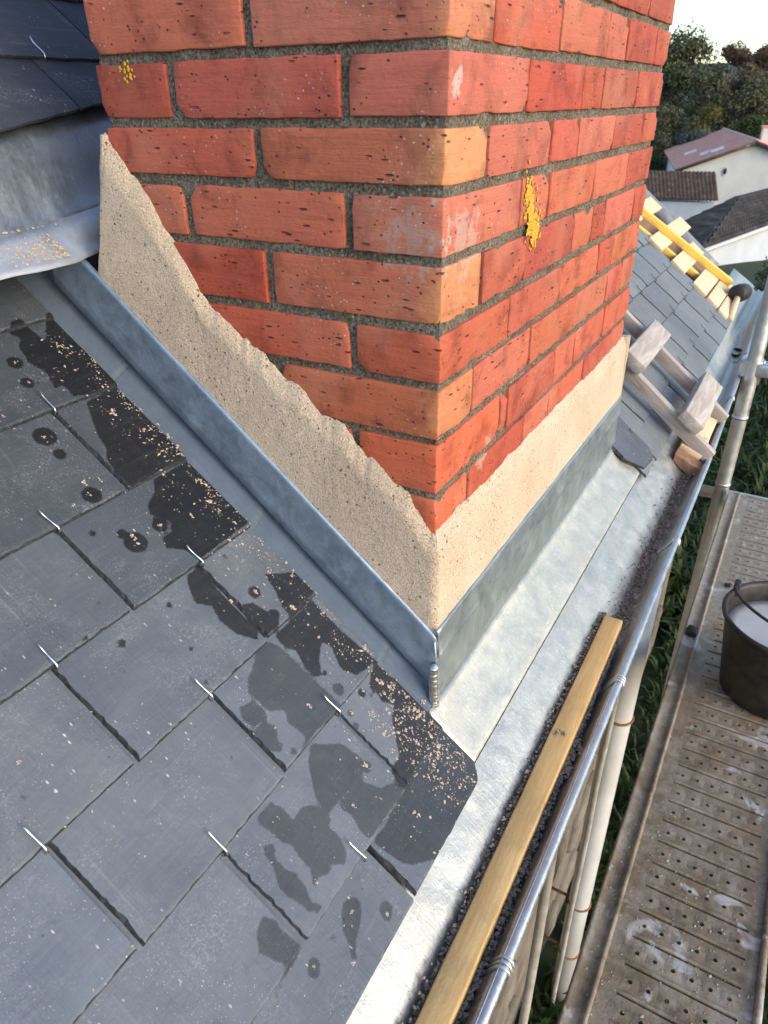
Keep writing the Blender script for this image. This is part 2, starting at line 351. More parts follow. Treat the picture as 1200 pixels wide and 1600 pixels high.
LEAF = dict(  # wood leaves lightened with less contrast: haze mixed into their colours
    dark=mat_leaf('leaf_dark', (.048, .055, .026), (.095, .100, .046)), brown=mat_leaf('leaf_brown', (.105, .072, .046), (.19, .12, .072)),
    olive=mat_leaf('leaf_olive', (.075, .076, .042), (.13, .125, .070)), yellow=mat_leaf('leaf_yellow', (.07, .068, .014), (.15, .135, .03)),
    silver=mat_leaf('leaf_silver', (.060, .075, .060), (.13, .15, .13)), grass=mat_leaf('leaf_grass', (.012, .026, .006), (.045, .075, .018)),
    mid=mat_leaf('leaf_mid', (.025, .042, .012), (.075, .10, .03)))
MB['bark'] = mat_plain('bark', (.05, .04, .03), (.11, .09, .07), 6, .95, 0, .01, world=False)

# ------------------------------------------------------------------ roof frame
TH = R(38); CT, ST = math.cos(TH), math.sin(TH)
P0 = Vector((-.02, -.02, -.775)); UP = Vector((0, CT, ST)); NR = Vector((0, -ST, CT)); XA = Vector((1, 0, 0))
H0 = -.011      # deck below the mean visible slate surface
def roof(x, s, h=0.0): return Vector((x, P0.y, P0.z)) + UP * s + NR * h
RM = Matrix((XA, UP, NR)).transposed().to_4x4()
def roofm(x, s, h=0.0):
    m = RM.copy(); m.translation = roof(x, s, h); return m

# ------------------------------------------------------------------ ground and hillside
GZ = -3.2
def gz(x, y):
    if x < 9: z = GZ
    elif x < 60: z = GZ - 5.0 * ((x - 9) / 51) ** 1.0
    elif x < 85: z = -8.2
    else: z = -8.2 + (x - 85) * .05
    return z + .15 * nz((x * .15, y * .15, 3)) * min(1, max(0, (x - 4) / 10))
xs = sorted(set([-300, -120, -60, -30, -15] + [i * .5 for i in range(-16, 30)] + [15 + i * 3 for i in range(30)] + [105 + i * 40 for i in range(16)]))
ys = sorted(set([-500, -250, -120] + [i * 6 for i in range(-12, 13)] + [i * .75 for i in range(-8, 9)] + [120, 250, 500]))
V, F = grid(lambda x, y: (x, y, gz(x, y)), xs, ys)
tag(mesh('ground', V, F, MB['ground'], smooth=True), kind='structure')

# ------------------------------------------------------------------ the house below the eaves
hw = empty('house_wall', (0, -.04, GZ), 'old stone and plaster house wall below the zinc gutter', 'wall')
V, F = rbox(6.3, .35, 2.22, .01, (60, 3, 24), .012, 4, 3)
me = addmesh('wall_face', [v + Vector((-3, 0, 0)) for v in V], F, MB['stonewall'], True); sub('wall_face', me, hw)
rs_ = random.Random(4)
for i in range(46):     # facing stones standing proud of the plaster, near the downpipe
    w, h = rs_.uniform(.16, .34), rs_.uniform(.10, .2)
    m_ = boxm('stone', (w, .05, h), MB['stonewall'], .018, (4, 2, 3), .008, i, fr=14)
    sub('stone', m_, hw, (rs_.uniform(-.2, 3.0), rs_.uniform(.0, .008), rs_.uniform(.1, 2.0)))

# ------------------------------------------------------------------ slate roof
sr = empty('slate_roof', roof(0, -.1), 'pitched roof of blue grey slates around the foot of the brick chimney', 'roof')
def deckpoly(x0, x1, s0, s1):
    a = [roof(x0, s0, H0 - .012), roof(x1, s0, H0 - .012), roof(x1, s1, H0 - .012), roof(x0, s1, H0 - .012)]
    return a
J = Join()
for q in ((-1.5, .0, -.12, .95), (.0, .96, -.12, .0), (.95, 2.56, -.12, 2.2)):
    a = deckpoly(*q); J.add(a + [p - NR * .018 for p in a], [(0, 1, 2, 3), (7, 6, 5, 4), (0, 4, 5, 1), (1, 5, 6, 2), (2, 6, 7, 3), (3, 7, 4, 0)])
mesh('sarking_board', J.V, J.F, MB['deckwood'], sr)

WETP=[[(-55,771),(-23,776),(-22,758),(-18,714),(-28,630),(-68,629),(-101,632),(-118,637),(-117,658),(-131,658),(-122,684),(-132,708),(-124,736),(-112,748),(-121,759),(-109,773),(-94,774),(-91,761),(-87,739),(-86,730)],[(-105,627),(-29,629),(-28,603),(-35,564),(-46,486),(-91,490),(-150,488),(-150,500),(-151,519),(-146,540),(-135,553),(-129,577),(-118,599)],[(-111,486),(-49,484),(-42,455),(-48,393),(-47,363),(-119,362),(-147,361),(-155,382),(-173,398),(-167,412),(-149,412),(-140,425),(-155,446),(-146,460),(-125,470)],[(-176,355),(-154,355),(-156,300),(-156,246),(-168,234),(-184,258),(-187,286),(-181,304),(-195,321),(-185,343)],[(-89,294),(-44,268),(-49,230),(-109,225),(-104,248),(-94,271)],[(-151,283),(-134,276),(-123,236),(-131,229),(-158,232),(-158,258)],[(-142,226),(-109,225),(-58,227),(-59,169),(-53,111),(-65,107),(-94,113),(-106,132),(-90,163),(-96,176),(-118,163),(-133,146),(-143,151),(-144,168),(-135,194),(-145,203)],[(-176,228),(-156,224),(-148,209),(-147,179),(-146,144),(-144,101),(-162,100),(-198,105),(-239,100),(-212,110),(-216,137),(-208,150),(-223,163),(-227,194),(-218,206),(-193,217)],[(-247,191),(-230,186),(-226,169),(-231,158),(-251,163),(-257,178)],[(-256,162),(-235,156),(-230,142),(-242,134),(-240,124),(-248,120),(-258,128),(-260,142)],[(-210,100),(-194,83),(-180,72),(-174,42),(-195,22),(-185,0),(-163,-10),(-165,-26),(-196,-25),(-241,-24),(-245,-12),(-238,11),(-242,23),(-236,32),(-258,31),(-265,21),(-260,41),(-254,58),(-231,88)],[(-321,93),(-297,92),(-292,78),(-293,61),(-274,61),(-260,49),(-260,30),(-268,23),(-267,8),(-273,-9),(-286,-16),(-297,-4),(-304,-7),(-318,1),(-329,-4),(-326,4),(-318,12),(-317,32),(-314,43),(-320,57),(-321,75),(-325,86)],[(-337,68),(-327,61),(-331,54),(-337,51),(-337,34),(-332,24),(-334,6),(-341,-7),(-336,-20),(-344,-21),(-350,-11),(-352,6),(-356,17),(-355,29),(-343,51),(-343,60)],[(-400,22),(-386,26),(-380,11),(-383,1),(-381,-5),(-380,-25),(-393,-29),(-408,-29),(-426,-32),(-432,-31),(-420,-27),(-410,-27),(-402,-21),(-409,-6),(-413,8)],[(-314,-37),(-305,-42),(-299,-50),(-307,-60),(-324,-68),(-334,-70),(-347,-82),(-352,-76),(-342,-67),(-337,-53),(-324,-41)],[(-287,-73),(-278,-76),(-278,-87),(-291,-93),(-297,-86),(-295,-78)],[(-53,111),(-49,71),(-42,38),(-38,2),(-49,-24),(-162,-27),(-163,-10),(-151,3),(-133,3),(-120,16),(-99,40),(-80,49),(-92,64),(-87,72),(-90,88)],[(-49,-24),(-43,-96),(-57,-109),(-188,-112),(-228,-80),(-235,-61),(-240,-28),(-216,-31),(-200,-28),(-162,-27)]]
WETD=[(-146.6,713.7,10.4),(-155.0,679.3,9.3),(-141.1,674.5,2.9),(-188.8,602.7,14.7),(-191.6,572.3,8.2),(-199.6,504.4,12.6),(-198.0,425.0,15.1),(-203.3,442.9,7.4),(-155.4,427.3,10.8),(-231.5,462.8,4.4),(-163.4,470.6,2.1),(-114.6,345.2,3.8),(-298.5,335.1,5.4),(-222.2,337.9,4.4),(-241.5,280.2,3.7),(-244.9,239.2,2.9),(-258.3,239.2,3.1),(-296.7,157.8,1.9),(-287.7,385.8,3.0),(-298.4,439.1,1.7),(-327.5,363.0,4.2),(-343.1,302.6,1.4),(-470.3,273.7,3.4),(-353.2,414.6,1.4),(-197.9,280.3,2.0),(-104.1,91.5,6.4),(-139.3,86.2,5.4),(-147.4,70.6,5.0),(-177.6,29.3,7.7),(-95.4,79.6,3.2),(-237.0,109.6,4.7),(-253.1,79.4,1.7),(-180.2,67.3,2.9),(-120.7,284.0,9.1),(-123.3,245.0,8.3),(-130.6,118.6,8.6),(-127.6,145.8,4.1),(-382.3,-46.9,7.2),(-386.2,-50.2,6.7),(-350.1,-49.4,3.3),(-381.4,-90.6,2.4),(-302.4,-80.0,1.6),(-255.7,93.3,1.7)]
PW = [np.array(p, float) / 1000 for p in WETP]; DW = np.array(WETD) / 1000
def wet_at(P):
    "0..1, above a half inside the damp patches; P holds roof coordinates"
    best = np.full(len(P), 1.0); dry = np.zeros(len(P))
    for pi, poly in enumerate(PW):
        ins = np.zeros(len(P), bool); dm = np.full(len(P), 1.0); n = len(poly)
        for i in range(n):
            a, b = poly[i], poly[(i + 1) % n]; e = b - a; w = P - a
            tt = np.clip((w @ e) / (e @ e), 0, 1); dm = np.minimum(dm, np.linalg.norm(w - tt[:, None] * e, axis=1))
            c = ((a[1] > P[:, 1]) != (b[1] > P[:, 1]))
            with np.errstate(divide='ignore', invalid='ignore'):
                xi = e[0] * (P[:, 1] - a[1]) / (e[1] if abs(e[1]) > 1e-9 else 1e-9) + a[0]
            ins ^= c & (P[:, 0] < xi)
        sd_ = np.where(ins, -dm, dm); dry = np.where(sd_ < best, (.34 if 6 < pi < 16 else .22 if pi == 17 else 0.0), dry); best = np.minimum(best, sd_)
    for x, s, r in DW: best = np.minimum(best, np.hypot(P[:, 0] - x, P[:, 1] - s) - r)
    return np.clip(.5 - best / .012, 0, 1), dry
SL, ST_, GA = .30, .0056, .1285
HT = ST_ * SL / GA
TOPN = [0, 0]
def slate_mesh(w, seed, du=.02, dv=.02, cut=None, rough=1.0, length=SL, clipx=None):
    rg = random.Random(seed); off = Vector((rg.uniform(0, 50), rg.uniform(0, 50), 0))
    us = lin(0, w, max(4, round(w / du))); us = [0, .0016] + us[1:-1] + [w - .0012, w]; vs = lin(0, .15, max(4, round(.15 / dv))) + [.2, length]
    nu, nv = len(us), len(vs); V = []; F = []
    def edge(k, t): return (abs(noise.noise(Vector((t * 55 + k * 17, seed * 3.7, k)))) * .0028 + abs(noise.noise(Vector((t * 190, seed * 1.3, k * 9)))) * .0022) * rough
    for layer in (0, 1):
        for j, v in enumerate(vs):
            for i, u in enumerate(us):
                x, y = u, v
                k = 1.0 if layer == 0 else .15
                if i == 0: x += edge(1, v) * k * 1.5 + (.0008 if layer == 0 else 0)
                if i == 1: x += edge(1, v) * 1.5 + .0014 * abs(noise.noise(Vector((v * 240, seed, 3))))
                if i == nu - 1: x -= edge(2, v) * k + (.0012 if layer == 0 else 0)
                if j == 0: y += edge(3, u) * k + (.001 if layer == 0 else 0)
                if cut:
                    for (cx, cy, cs) in cut:       # chamfered corner: cx 0/1 side
                        dx = x if cx == 0 else w - x
                        if dx + y < cs:
                            e = cs - dx - y; y += e * .5; x += (e * .5 if cx == 0 else -e * .5)
                h = HT * (1 - v / SL)
                if layer == 0:
                    h += ST_ + .0005 * noise.noise(Vector((x * 30, y * 22, 0)) + off) + .0003 * noise.noise(Vector((x * 120, y * 40, 5)) + off)
                    if i in (0, nu - 1) or j == 0: h -= .0012 + .001 * rg.random()
                V.append((x - w / 2, y, h))
    n = nu * nv
    for j in range(nv - 1):
        for i in range(nu - 1):
            a = j * nu + i; F.append((a, a + 1, a + nu + 1, a + nu))
            if du > .01: continue
    ring = [i for i in range(nu)] + [j * nu + nu - 1 for j in range(1, nv)] + [(nv - 1) * nu + i for i in range(nu - 2, -1, -1)] + [j * nu for j in range(nv - 2, 0, -1)]
    for a, b in zip(ring, ring[1:] + ring[:1]): F.append((a, a + n, b + n, b))
    F.append(tuple(r + n for r in ring))
    # drop the unused lower grid
    used = sorted({i for f in F for i in f}); mp = {a: b for b, a in enumerate(used)}
    TOPN[0] = n; TOPN[1] = nu
    return [V[i] for i in used], [tuple(mp[i] for i in f) for f in F]
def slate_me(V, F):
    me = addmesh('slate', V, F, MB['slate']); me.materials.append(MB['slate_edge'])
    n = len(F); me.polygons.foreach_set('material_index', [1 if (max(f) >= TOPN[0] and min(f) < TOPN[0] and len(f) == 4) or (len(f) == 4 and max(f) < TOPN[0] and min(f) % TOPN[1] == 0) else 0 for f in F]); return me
hook_me = None
def hook_mesh():
    V, F = tube([(0, .045, HT - .002), (0, -.003, HT - .001), (0, -.0052, HT + .001), (.0002, -.0048, HT + ST_ + .001), (.0004, -.001, HT + ST_ + .0036), (-.0004, .012, HT + ST_ + .0034), (-.0012, .021, HT + ST_ + .0042), (-.0022, .027, HT + ST_ + .0075)], .00115, 7)
    return addmesh('hook', V, F, MB['steel'], True)
hook_me = hook_mesh(); hook_far = hook_me.copy(); hook_far.materials[0] = MB['wire']
COURSE = {0: -.108, 1: -.028, 2: .099, 3: .226, 4: .356, 5: .489, 6: .630, 7: .762, 8: .892}
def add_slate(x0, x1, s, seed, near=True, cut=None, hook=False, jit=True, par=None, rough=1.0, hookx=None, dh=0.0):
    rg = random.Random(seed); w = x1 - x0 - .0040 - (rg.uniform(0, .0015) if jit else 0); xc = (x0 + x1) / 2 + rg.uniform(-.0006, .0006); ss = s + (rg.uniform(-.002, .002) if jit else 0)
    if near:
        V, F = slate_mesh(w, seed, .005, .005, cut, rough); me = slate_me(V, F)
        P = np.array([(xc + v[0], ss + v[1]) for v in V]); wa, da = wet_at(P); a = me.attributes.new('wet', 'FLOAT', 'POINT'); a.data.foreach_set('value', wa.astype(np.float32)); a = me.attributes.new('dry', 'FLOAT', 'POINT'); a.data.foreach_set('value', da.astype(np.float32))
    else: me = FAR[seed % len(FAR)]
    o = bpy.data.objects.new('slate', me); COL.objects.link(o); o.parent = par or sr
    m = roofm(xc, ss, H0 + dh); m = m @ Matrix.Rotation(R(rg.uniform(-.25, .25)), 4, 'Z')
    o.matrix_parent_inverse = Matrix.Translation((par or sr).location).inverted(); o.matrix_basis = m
    tn = (1.28 - max(0, min(1, (ss - .20) / .30)) * .66) * rg.uniform(.9, 1.1) if x0 < .5 else rg.uniform(1.6, 2.0); o.color = (tn, tn, tn, 1) if x0 < .5 else (tn, tn * .98, tn * .88, 1)  # tint falls up-slope on the near slates: chimney shade put into their colour
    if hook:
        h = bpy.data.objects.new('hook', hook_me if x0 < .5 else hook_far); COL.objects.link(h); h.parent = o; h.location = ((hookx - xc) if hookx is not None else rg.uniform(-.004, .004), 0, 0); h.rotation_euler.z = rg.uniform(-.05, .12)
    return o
FAR = []
for i in range(6):
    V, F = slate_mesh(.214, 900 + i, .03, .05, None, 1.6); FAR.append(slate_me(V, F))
JX = {0: -.264, 1: -.155, 2: -.264, 3: -.155, 4: -.264, 5: -.155, 6: -.264, 7: -.155, 8: -.264}
sd = 10
for k in range(9):
    jx = JX[k] if k else -.250; xe = -.0455
    edges = [xe]; x = jx
    while x > -1.45: edges.append(x); x -= .2195
    for i in range(len(edges) - 1):
        x1, x0 = edges[i], edges[i + 1]; sd += 1
        near = x1 > -.95
        cut = None
        if k == 0 and i == 0: cut = [(1, 0, .022)]
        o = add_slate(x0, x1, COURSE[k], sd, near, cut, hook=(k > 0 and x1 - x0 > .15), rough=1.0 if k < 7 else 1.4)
# slates beyond the chimney
for k in range(13):
    s = -.108 if k == 0 else -.028 + (k - 1) * .129
    x = .945 + (0 if k % 2 else .11); sd += 1
    if k % 2 == 0: 
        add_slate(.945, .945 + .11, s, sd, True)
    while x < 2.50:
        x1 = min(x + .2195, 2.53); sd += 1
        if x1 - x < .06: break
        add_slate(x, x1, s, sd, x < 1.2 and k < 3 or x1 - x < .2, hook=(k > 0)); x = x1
# a broken starter slate lying on the apron's far end
V, F = slate_mesh(.15, 77, .006, .006, [(0, 0, .05), (1, 0, .03)], 3.0)
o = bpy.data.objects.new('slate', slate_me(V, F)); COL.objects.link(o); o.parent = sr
o.matrix_parent_inverse = Matrix.Translation(sr.location).inverted(); o.matrix_basis = roofm(.985, -.092, H0 + .007) @ Matrix.Rotation(R(-6), 4, 'Z')

# ------------------------------------------------------------------ chimney
ch = empty('brick_chimney', (.47, .23, -.775), 'tall red brick chimney stack with a sandy cement fillet and zinc flashing at its foot', 'chimney')
ZC = [0, -.063, -.1227, -.1891, -.2581, -.3227, -.3902, -.4614, -.53, -.597, -.664, -.73, -.80]
for i in range(9): ZC.insert(0, ZC[0] + .0655)
OFFR = 9        # ZC[OFFR] is the mortar line under course 1
CW, CL = .457, .949
RJ = {1: [.104, .313, .527, .639, .838], 2: [.211, .428, .531, .740], 3: [.106, .313, .431, .629, .838], 4: [.218, .323, .541, .751], 5: [.106, .251, .464, .567, .643, .851],
      6: [.207, .422, .637, .736], 7: [.098, .303, .524, .726, .841], 8: [.200, .227, .440, .549, .740], 9: [.098, .308, .429, .632, .838]}
REDS = [(.40, .090, .046), (.43, .104, .054), (.36, .070, .038), (.44, .118, .066), (.41, .094, .056), (.33, .070, .040), (.45, .122, .072)]
OCH = {3: (.40, .115, .060), 5: (.42, .12, .065), 7: (.42, .115, .055), 4: (.44, .135, .085), 9: (.50, .11, .05), 8: (.50, .11, .05), 2: (.44, .12, .08), 1: (.44, .14, .09)}; OCA = {3: 0., 5: .2, 7: .45, 1: .55}
bn = 0
def brick(x0, y0, x1, y1, z0, z1, col, seed, al=1.0):
    d = (x1 - x0, y1 - y0, z1 - z0)
    V, F = rbox(*d, r=.0018, n=(max(2, int(d[0] / .014)), max(2, int(d[1] / .014)), 4), amp=.0013, fr=75, seed=seed, chips=7)
    c = Vector(((x0 + x1) / 2, (y0 + y1) / 2, (z0 + z1) / 2)); me = addmesh('brick', [v - Vector(d) / 2 for v in V], F, MB['brick'], True)
    o = link('brick', me, ch, loc=c); o.color = (*col, al); return o
rb = random.Random(21)
for r in range(-7, 14):
    zt, zb = ZC[OFFR + r - 2], ZC[OFFR + r - 1]
    odd = r % 2 == 1
    def zz():
        j = .0052; return zb + j + rb.uniform(-.0012, .0012), zt - j + rb.uniform(-.0012, .0012)
    cc = lambda: tuple(c * rb.uniform(.92, 1.08) for c in rb.choice(REDS))
    key = r if r in RJ else (3 if odd else 4) if r % 4 < 2 else (1 if odd else 2)
    js = RJ[key]; ccol = OCH.get(r) or cc()
    dep = .103; vj = .0045
    # corner brick, seen on both faces
    cy = .2205 if odd else .1075; cx = js[0] - .0034
    z0, z1 = zz(); a = rb.uniform(-.001, .0012); b = rb.uniform(-.001, .0012)
    brick(a, b, cx, cy, z0, z1, ccol, r * 50 + 1, OCA.get(r, 1.0))
    # face towards the camera (x = 0)
    if odd: segs = [(.2325, CW)]
    else: segs = [(.1185, .336), (.348, CW)]
    for i, (ya, yb) in enumerate(segs):
        z0, z1 = zz(); brick(rb.uniform(-.001, .0012), ya, dep, yb, z0, z1, cc(), r * 50 + 10 + i)
    xs_ = js + [CL]
    for i in range(len(xs_) - 1):
        z0, z1 = zz(); brick(xs_[i] + rb.uniform(.0022, .0036), rb.uniform(-.001, .0014), xs_[i + 1] - rb.uniform(.0022, .0036), dep, z0, z1, cc(), r * 50 + 20 + i)
    # the two far faces
    if r % 2 == 0 or True:
        z0, z1 = zz(); brick(CL - .104, dep + .01, CL + .001, CW - .11, z0, z1, cc(), r * 50 + 40)
        for i in range(4):
            z0, z1 = zz(); brick(dep + .008 + i * .212, CW - .103, dep + .008 + i * .212 + .2, CW + rb.uniform(-.001, .001), z0, z1, cc(), r * 50 + 42 + i)
ztop, zbot = ZC[0] - .004, ZC[-1]
def rough_face(fn, us, vs, amp): 
    return grid(lambda u, v: fn(u, v, .0055 + amp * noise.noise(Vector((u * 95, v * 95, 1))) + amp * .7 * noise.noise(Vector((u * 260, v * 260, 4))) + .002 * noise.noise(Vector((u * 14, v * 14, 9)))), us, vs)
J = Join()
J.add(*rough_face(lambda y, z, d: (d - .001, y, z), lin(CW - .004, .004, 115), lin(zbot, ztop, 330), .0013))
J.add(*rough_face(lambda x, z, d: (x, d - .001, z), lin(.004, CL - .004, 190), lin(zbot, ztop, 330), .0013))
J.add([(CL - .006, .004, zbot), (CL - .006, CW - .006, zbot), (CL - .006, CW - .006, ztop), (CL - .006, .004, ztop), (.004, CW - .006, zbot), (.004, CW - .006, ztop), (.004, .004, ztop)], [(0, 1, 2, 3), (1, 4, 5, 2), (3, 2, 5, 6)])
mesh('mortar_core', J.V, J.F, MB['mortar'], ch, True)
# sandy cement fillet on both faces
CB = [(.5165, -.242), (.4700, -.088), (.462, -.072), (.418, -.124), (.3706, -.199), (.325, -.269), (.2203, -.337), (.1092, -.41), (.0367, -.468), (.004, -.512), (-.016, -.514)]
def cem_top(y):
    for (a, za), (b, zb) in zip(CB, CB[1:]):
        if y >= b: t = (y - b) / (a - b); return zb + (za - zb) * t
    return CB[-1][1]
def fl_top(y): return -.6626 + .7985 * (y + .007)
def cem_off(t, u, w): return -.0005 + .0090 * min(1, t * 6) ** .8 + .0040 * t + .0012 * noise.noise(Vector((u * 22, w * 22, 7))) + .0005 * noise.noise(Vector((u * 140, w * 140, 2)))
vs = [0, .012, .03, .06, .1] + lin(.15, 1.04, 26)
def cl_fn(y, t):
    zt = cem_top(y) + .008 * noise.noise(Vector((y * 34, 1, 2))) + .0055 * noise.noise(Vector((y * 120, 4, 2))); zb = fl_top(y) - .012; z = zt + (zb - zt) * t
    d = cem_off(t, y, z); return (-d, y, z)
def cr_fn(x, t):
    zt = -.509 + .005 * noise.noise(Vector((x * 22, 8, 2))) + .003 * noise.noise(Vector((x * 110, 8, 5))); zb = -.668; z = zt + (zb - zt) * t
    return (x, -cem_off(t, x, z), z)
COLS = [('l', y) for y in lin(.5160, .458, 40) + lin(.4555, .006, 120) + [.002]] + [('c', 0)] + [('r', x) for x in [.002] + lin(.006, .962, 150)]
def cem_fn(i, t):
    k, q = COLS[int(i)]
    if k == 'l': return cl_fn(q, t)
    if k == 'r': return cr_fn(q, t)
    z = -.513 - .156 * t; d = cem_off(t, 0, z); return (-d, -d, z)
V1, F1 = grid(cem_fn, list(range(len(COLS))), vs, True)
solid(mesh('cement_fillet', V1, F1, MB['cement'], ch, True), .005, -1)
# end strip of the fillet wrapping round the far arris
V, F = grid(lambda y, t: (.962 + .001 * nz((y * 40, t * 9, 1)), y, -.51 - .158 * t), lin(-.012, .10, 12), lin(0, 1, 12)); solid(mesh('cement_fillet', V, F, MB['cement'], ch, True), .012, -1)
V, F = grid(lambda x, z: (x, .4605 + .31 * (-.07 - z) + .0015 * nz((x * 40, z * 40, 1)), z), lin(-.0075, .10, 12), lin(-.26, -.075, 20)); solid(mesh('cement_fillet', V, F, MB['cement'], ch, True), .006, 1)
# counter flashing
def sweep(prof, path, flip=False): return grid(lambda i, t: path(prof[i], t), list(range(len(prof))), path.ts, flip)
def strip(name, prof, ts, fn, m, parent, t=.0009, flip=False, off=0):
    V, F = grid(lambda i, q: fn(prof[int(i)], q), list(range(len(prof))), ts, flip); return solid(mesh(name, V, F, m, parent, True), t, off)
pl = [(-.0095, .004), (-.0145, .0035), (-.0155, .001), (-.016, -.004), (-.0172, -.03), (-.0210, -.062), (-.0232, -.0755), (-.0215, -.0770)]
def f_left(p, y): 
    w = .0007 * nz((y * 11, p[1] * 20, 3)); return (p[0] + w, y, fl_top(y) + p[1] + .0006 * nz((y * 17, 2, 3)))
strip('counter_flashing', pl, lin(.60, -.0160, 64), f_left, MB['zinc_old'], ch)
pr = [(-.0095, .004), (-.0145, .0035), (-.0155, .001), (-.0158, -.004), (-.0165, -.02), (-.0185, -.036), (-.0195, -.038), (-.0182, -.040)]
def f_right(p, x): return (x, p[0] + .0006 * nz((x * 9, p[1] * 20, 6)), -.6555 + p[1] + .0008 * nz((x * 8, 2, 6)))
strip('counter_flashing', pr, lin(-.0160, .968, 70), f_right, MB['zinc_side'], ch, flip=True)
# stepped soakers under the left flashing
SOAK = [(.93, .638), (.655, .352), (.372, .096), (.115, .003)]
for i, (sa, sb) in enumerate(SOAK):
    def f(p, s, i=i, sa=sa, sb=sb):
        k = (s - sb) / (sa - sb); q = roof(p[0], s, .0006 + .0022 * (1 - k) + .0006 * nz((p[0] * 40, s * 18, i))) + Vector((0, 0, p[1]))
        return q
    prof = [(-.075, -.006), (-.052, -.003), (-.047, 0), (-.036, .005), (-.022, .011), (-.010, .0165), (-.003, .02)]
    strip('soaker', prof, lin(sb, sa, 24), f, MB['zinc_soak'], ch)
# apron: upstand, slope and rolled hem
pa = [('z', -.0125, -.668), ('z', -.0155, -.695), ('z', -.0170, -.725), ('z', -.0185, -.755), ('z', -.0200, -.768), ('s', -.006, .0015), ('s', -.016, .0002), ('s', -.03, 0), ('s', -.045, 0), ('s', -.06, 0), ('s', -.075, .0005), ('s', -.083, .001), ('s', -.0875, .0008), ('s', -.0898, -.0014), ('s', -.0908, -.005), ('s', -.0912, -.0085), ('s', -.089, -.0098), ('s', -.083, -.0100)]
def f_ap(p, x):
    w = .0009 * nz((x * 6, p[1] * 25, 2)) + .0005 * nz((x * 23, p[2] * 40, 5))
    if p[0] == 'z': return Vector((x, p[1] + w * .8, p[2]))
    q = roof(x, p[1] + .0008 * nz((x * 5, 3, 1)), p[2] + w); return q
i5 = 5
nsd = [0, 1, 2, 3, 4, 5]
V, F = grid(lambda i, x: f_ap(pa[int(i)], x), [0, 1, 2, 3, 4], lin(-.0195, .955, 90)); solid(mesh('apron_upstand', V, F, MB['zinc_side'], ch, True), .0009, 0)
V, F = grid(lambda i, x: f_ap(pa[int(i)], x), list(range(4, len(pa))), lin(-.046, .962, 110)); solid(mesh('apron_flashing', V, F, MB['zinc_new'], ch, True), .0009, 0)
V, F = grid(lambda h, x: roof(x, -.0903 - .0007 * (1 if h < -.004 else 0) + .0008 * nz((x * 5, 3, 1)), h + .0009 * nz((x * 6, -2, 2))), [.0012, -.004, -.0115], lin(-.046, .962, 110)); mesh('apron_hem', V, F, MB['zinc_side'], ch)
# soldered corner seam: a ribbed bead
pts = []; rr = []
for i in range(57):
    t = i / 56; pts.append((-.0265 - .0035 * t, -.0155 - .0045 * t, -.700 - .068 * t)); rr.append(.0064 + .0007 * abs(math.sin(t * math.pi * 9.2 + .6 * nz((t * 6, 3, 3)))) + .0009 * nz((t * 30, 1, 1)) - .004 * max(0, .06 - t) / .06)
V, F = tube(pts, rr, 14); V = [Vector((v.x * 1.0 + .0009 * nz((v.x * 300, v.y * 300, v.z * 160)), v.y + .0012 * nz((v.y * 200, v.z * 120, 3)), v.z)) for v in V]; mesh('solder_seam', V, F, MB['solder'], ch, True)
# lichen on the right hand face
J = Join(); rl = random.Random(5)
for i in range(420):
    t = rl.random(); x = .235 + .04 * t + rl.gauss(0, .007); z = -.140 - .058 * t + rl.gauss(0, .010)
    if rl.random() < .25: x, z = .275 + rl.gauss(0, .009), -.195 + rl.gauss(0, .009)
    r = rl.uniform(.0012, .0034); y = -.0006
    V = [(x + r * math.cos(a) * rl.uniform(.7, 1.2), y, z + r * math.sin(a) * rl.uniform(.7, 1.3)) for a in (0, 1.05, 2.1, 3.14, 4.19, 5.24)]
    J.add(V + [(x, y - r * .55, z)], [(k, (k + 1) % 6, 6) for k in range(6)])
tag(mesh('lichen', J.V, J.F, MB['lichen'], ch), kind='stuff')
J = Join()
for i in range(26):
    x, z = .405 + rl.gauss(0, .006), .0
    y_, z_ = .405 + rl.gauss(0, .005), -.012 + rl.gauss(0, .007); r = rl.uniform(.001, .0025)
    J.add([(-.0006, y_ + r * math.cos(a), z_ + r * math.sin(a)) for a in (0, 1.05, 2.1, 3.14, 4.19, 5.24)] + [(-.0006 - r * .5, y_, z_)], [(k, 6, (k + 1) % 6) for k in range(6)])
tag(mesh('lichen', J.V, J.F, MB['lichen'], ch), kind='stuff')

def plank(name, dims, m, mat4, parent, seed=0, amp=.0008, r=.0025):
    "dims: length (local z), width x, thickness y, centred"
    V, F = rbox(dims[1], dims[2], dims[0], r, (2, 2, max(4, int(dims[0] / .03))), amp, 20, seed, 2)
    me = addmesh(name, [v - Vector((dims[1] / 2, dims[2] / 2, dims[0] / 2)) for v in V], F, m, True); return link(name, me, parent, mat4=mat4)
def along(a, b, upv):
    a, b = Vector(a), Vector(b); z = (b - a).normalized(); y = (Vector(upv) - z * z.dot(Vector(upv))).normalized(); x = y.cross(z)
    m = Matrix((x, y, z)).transposed().to_4x4(); m.translation = (a + b) / 2; return m, (b - a).length

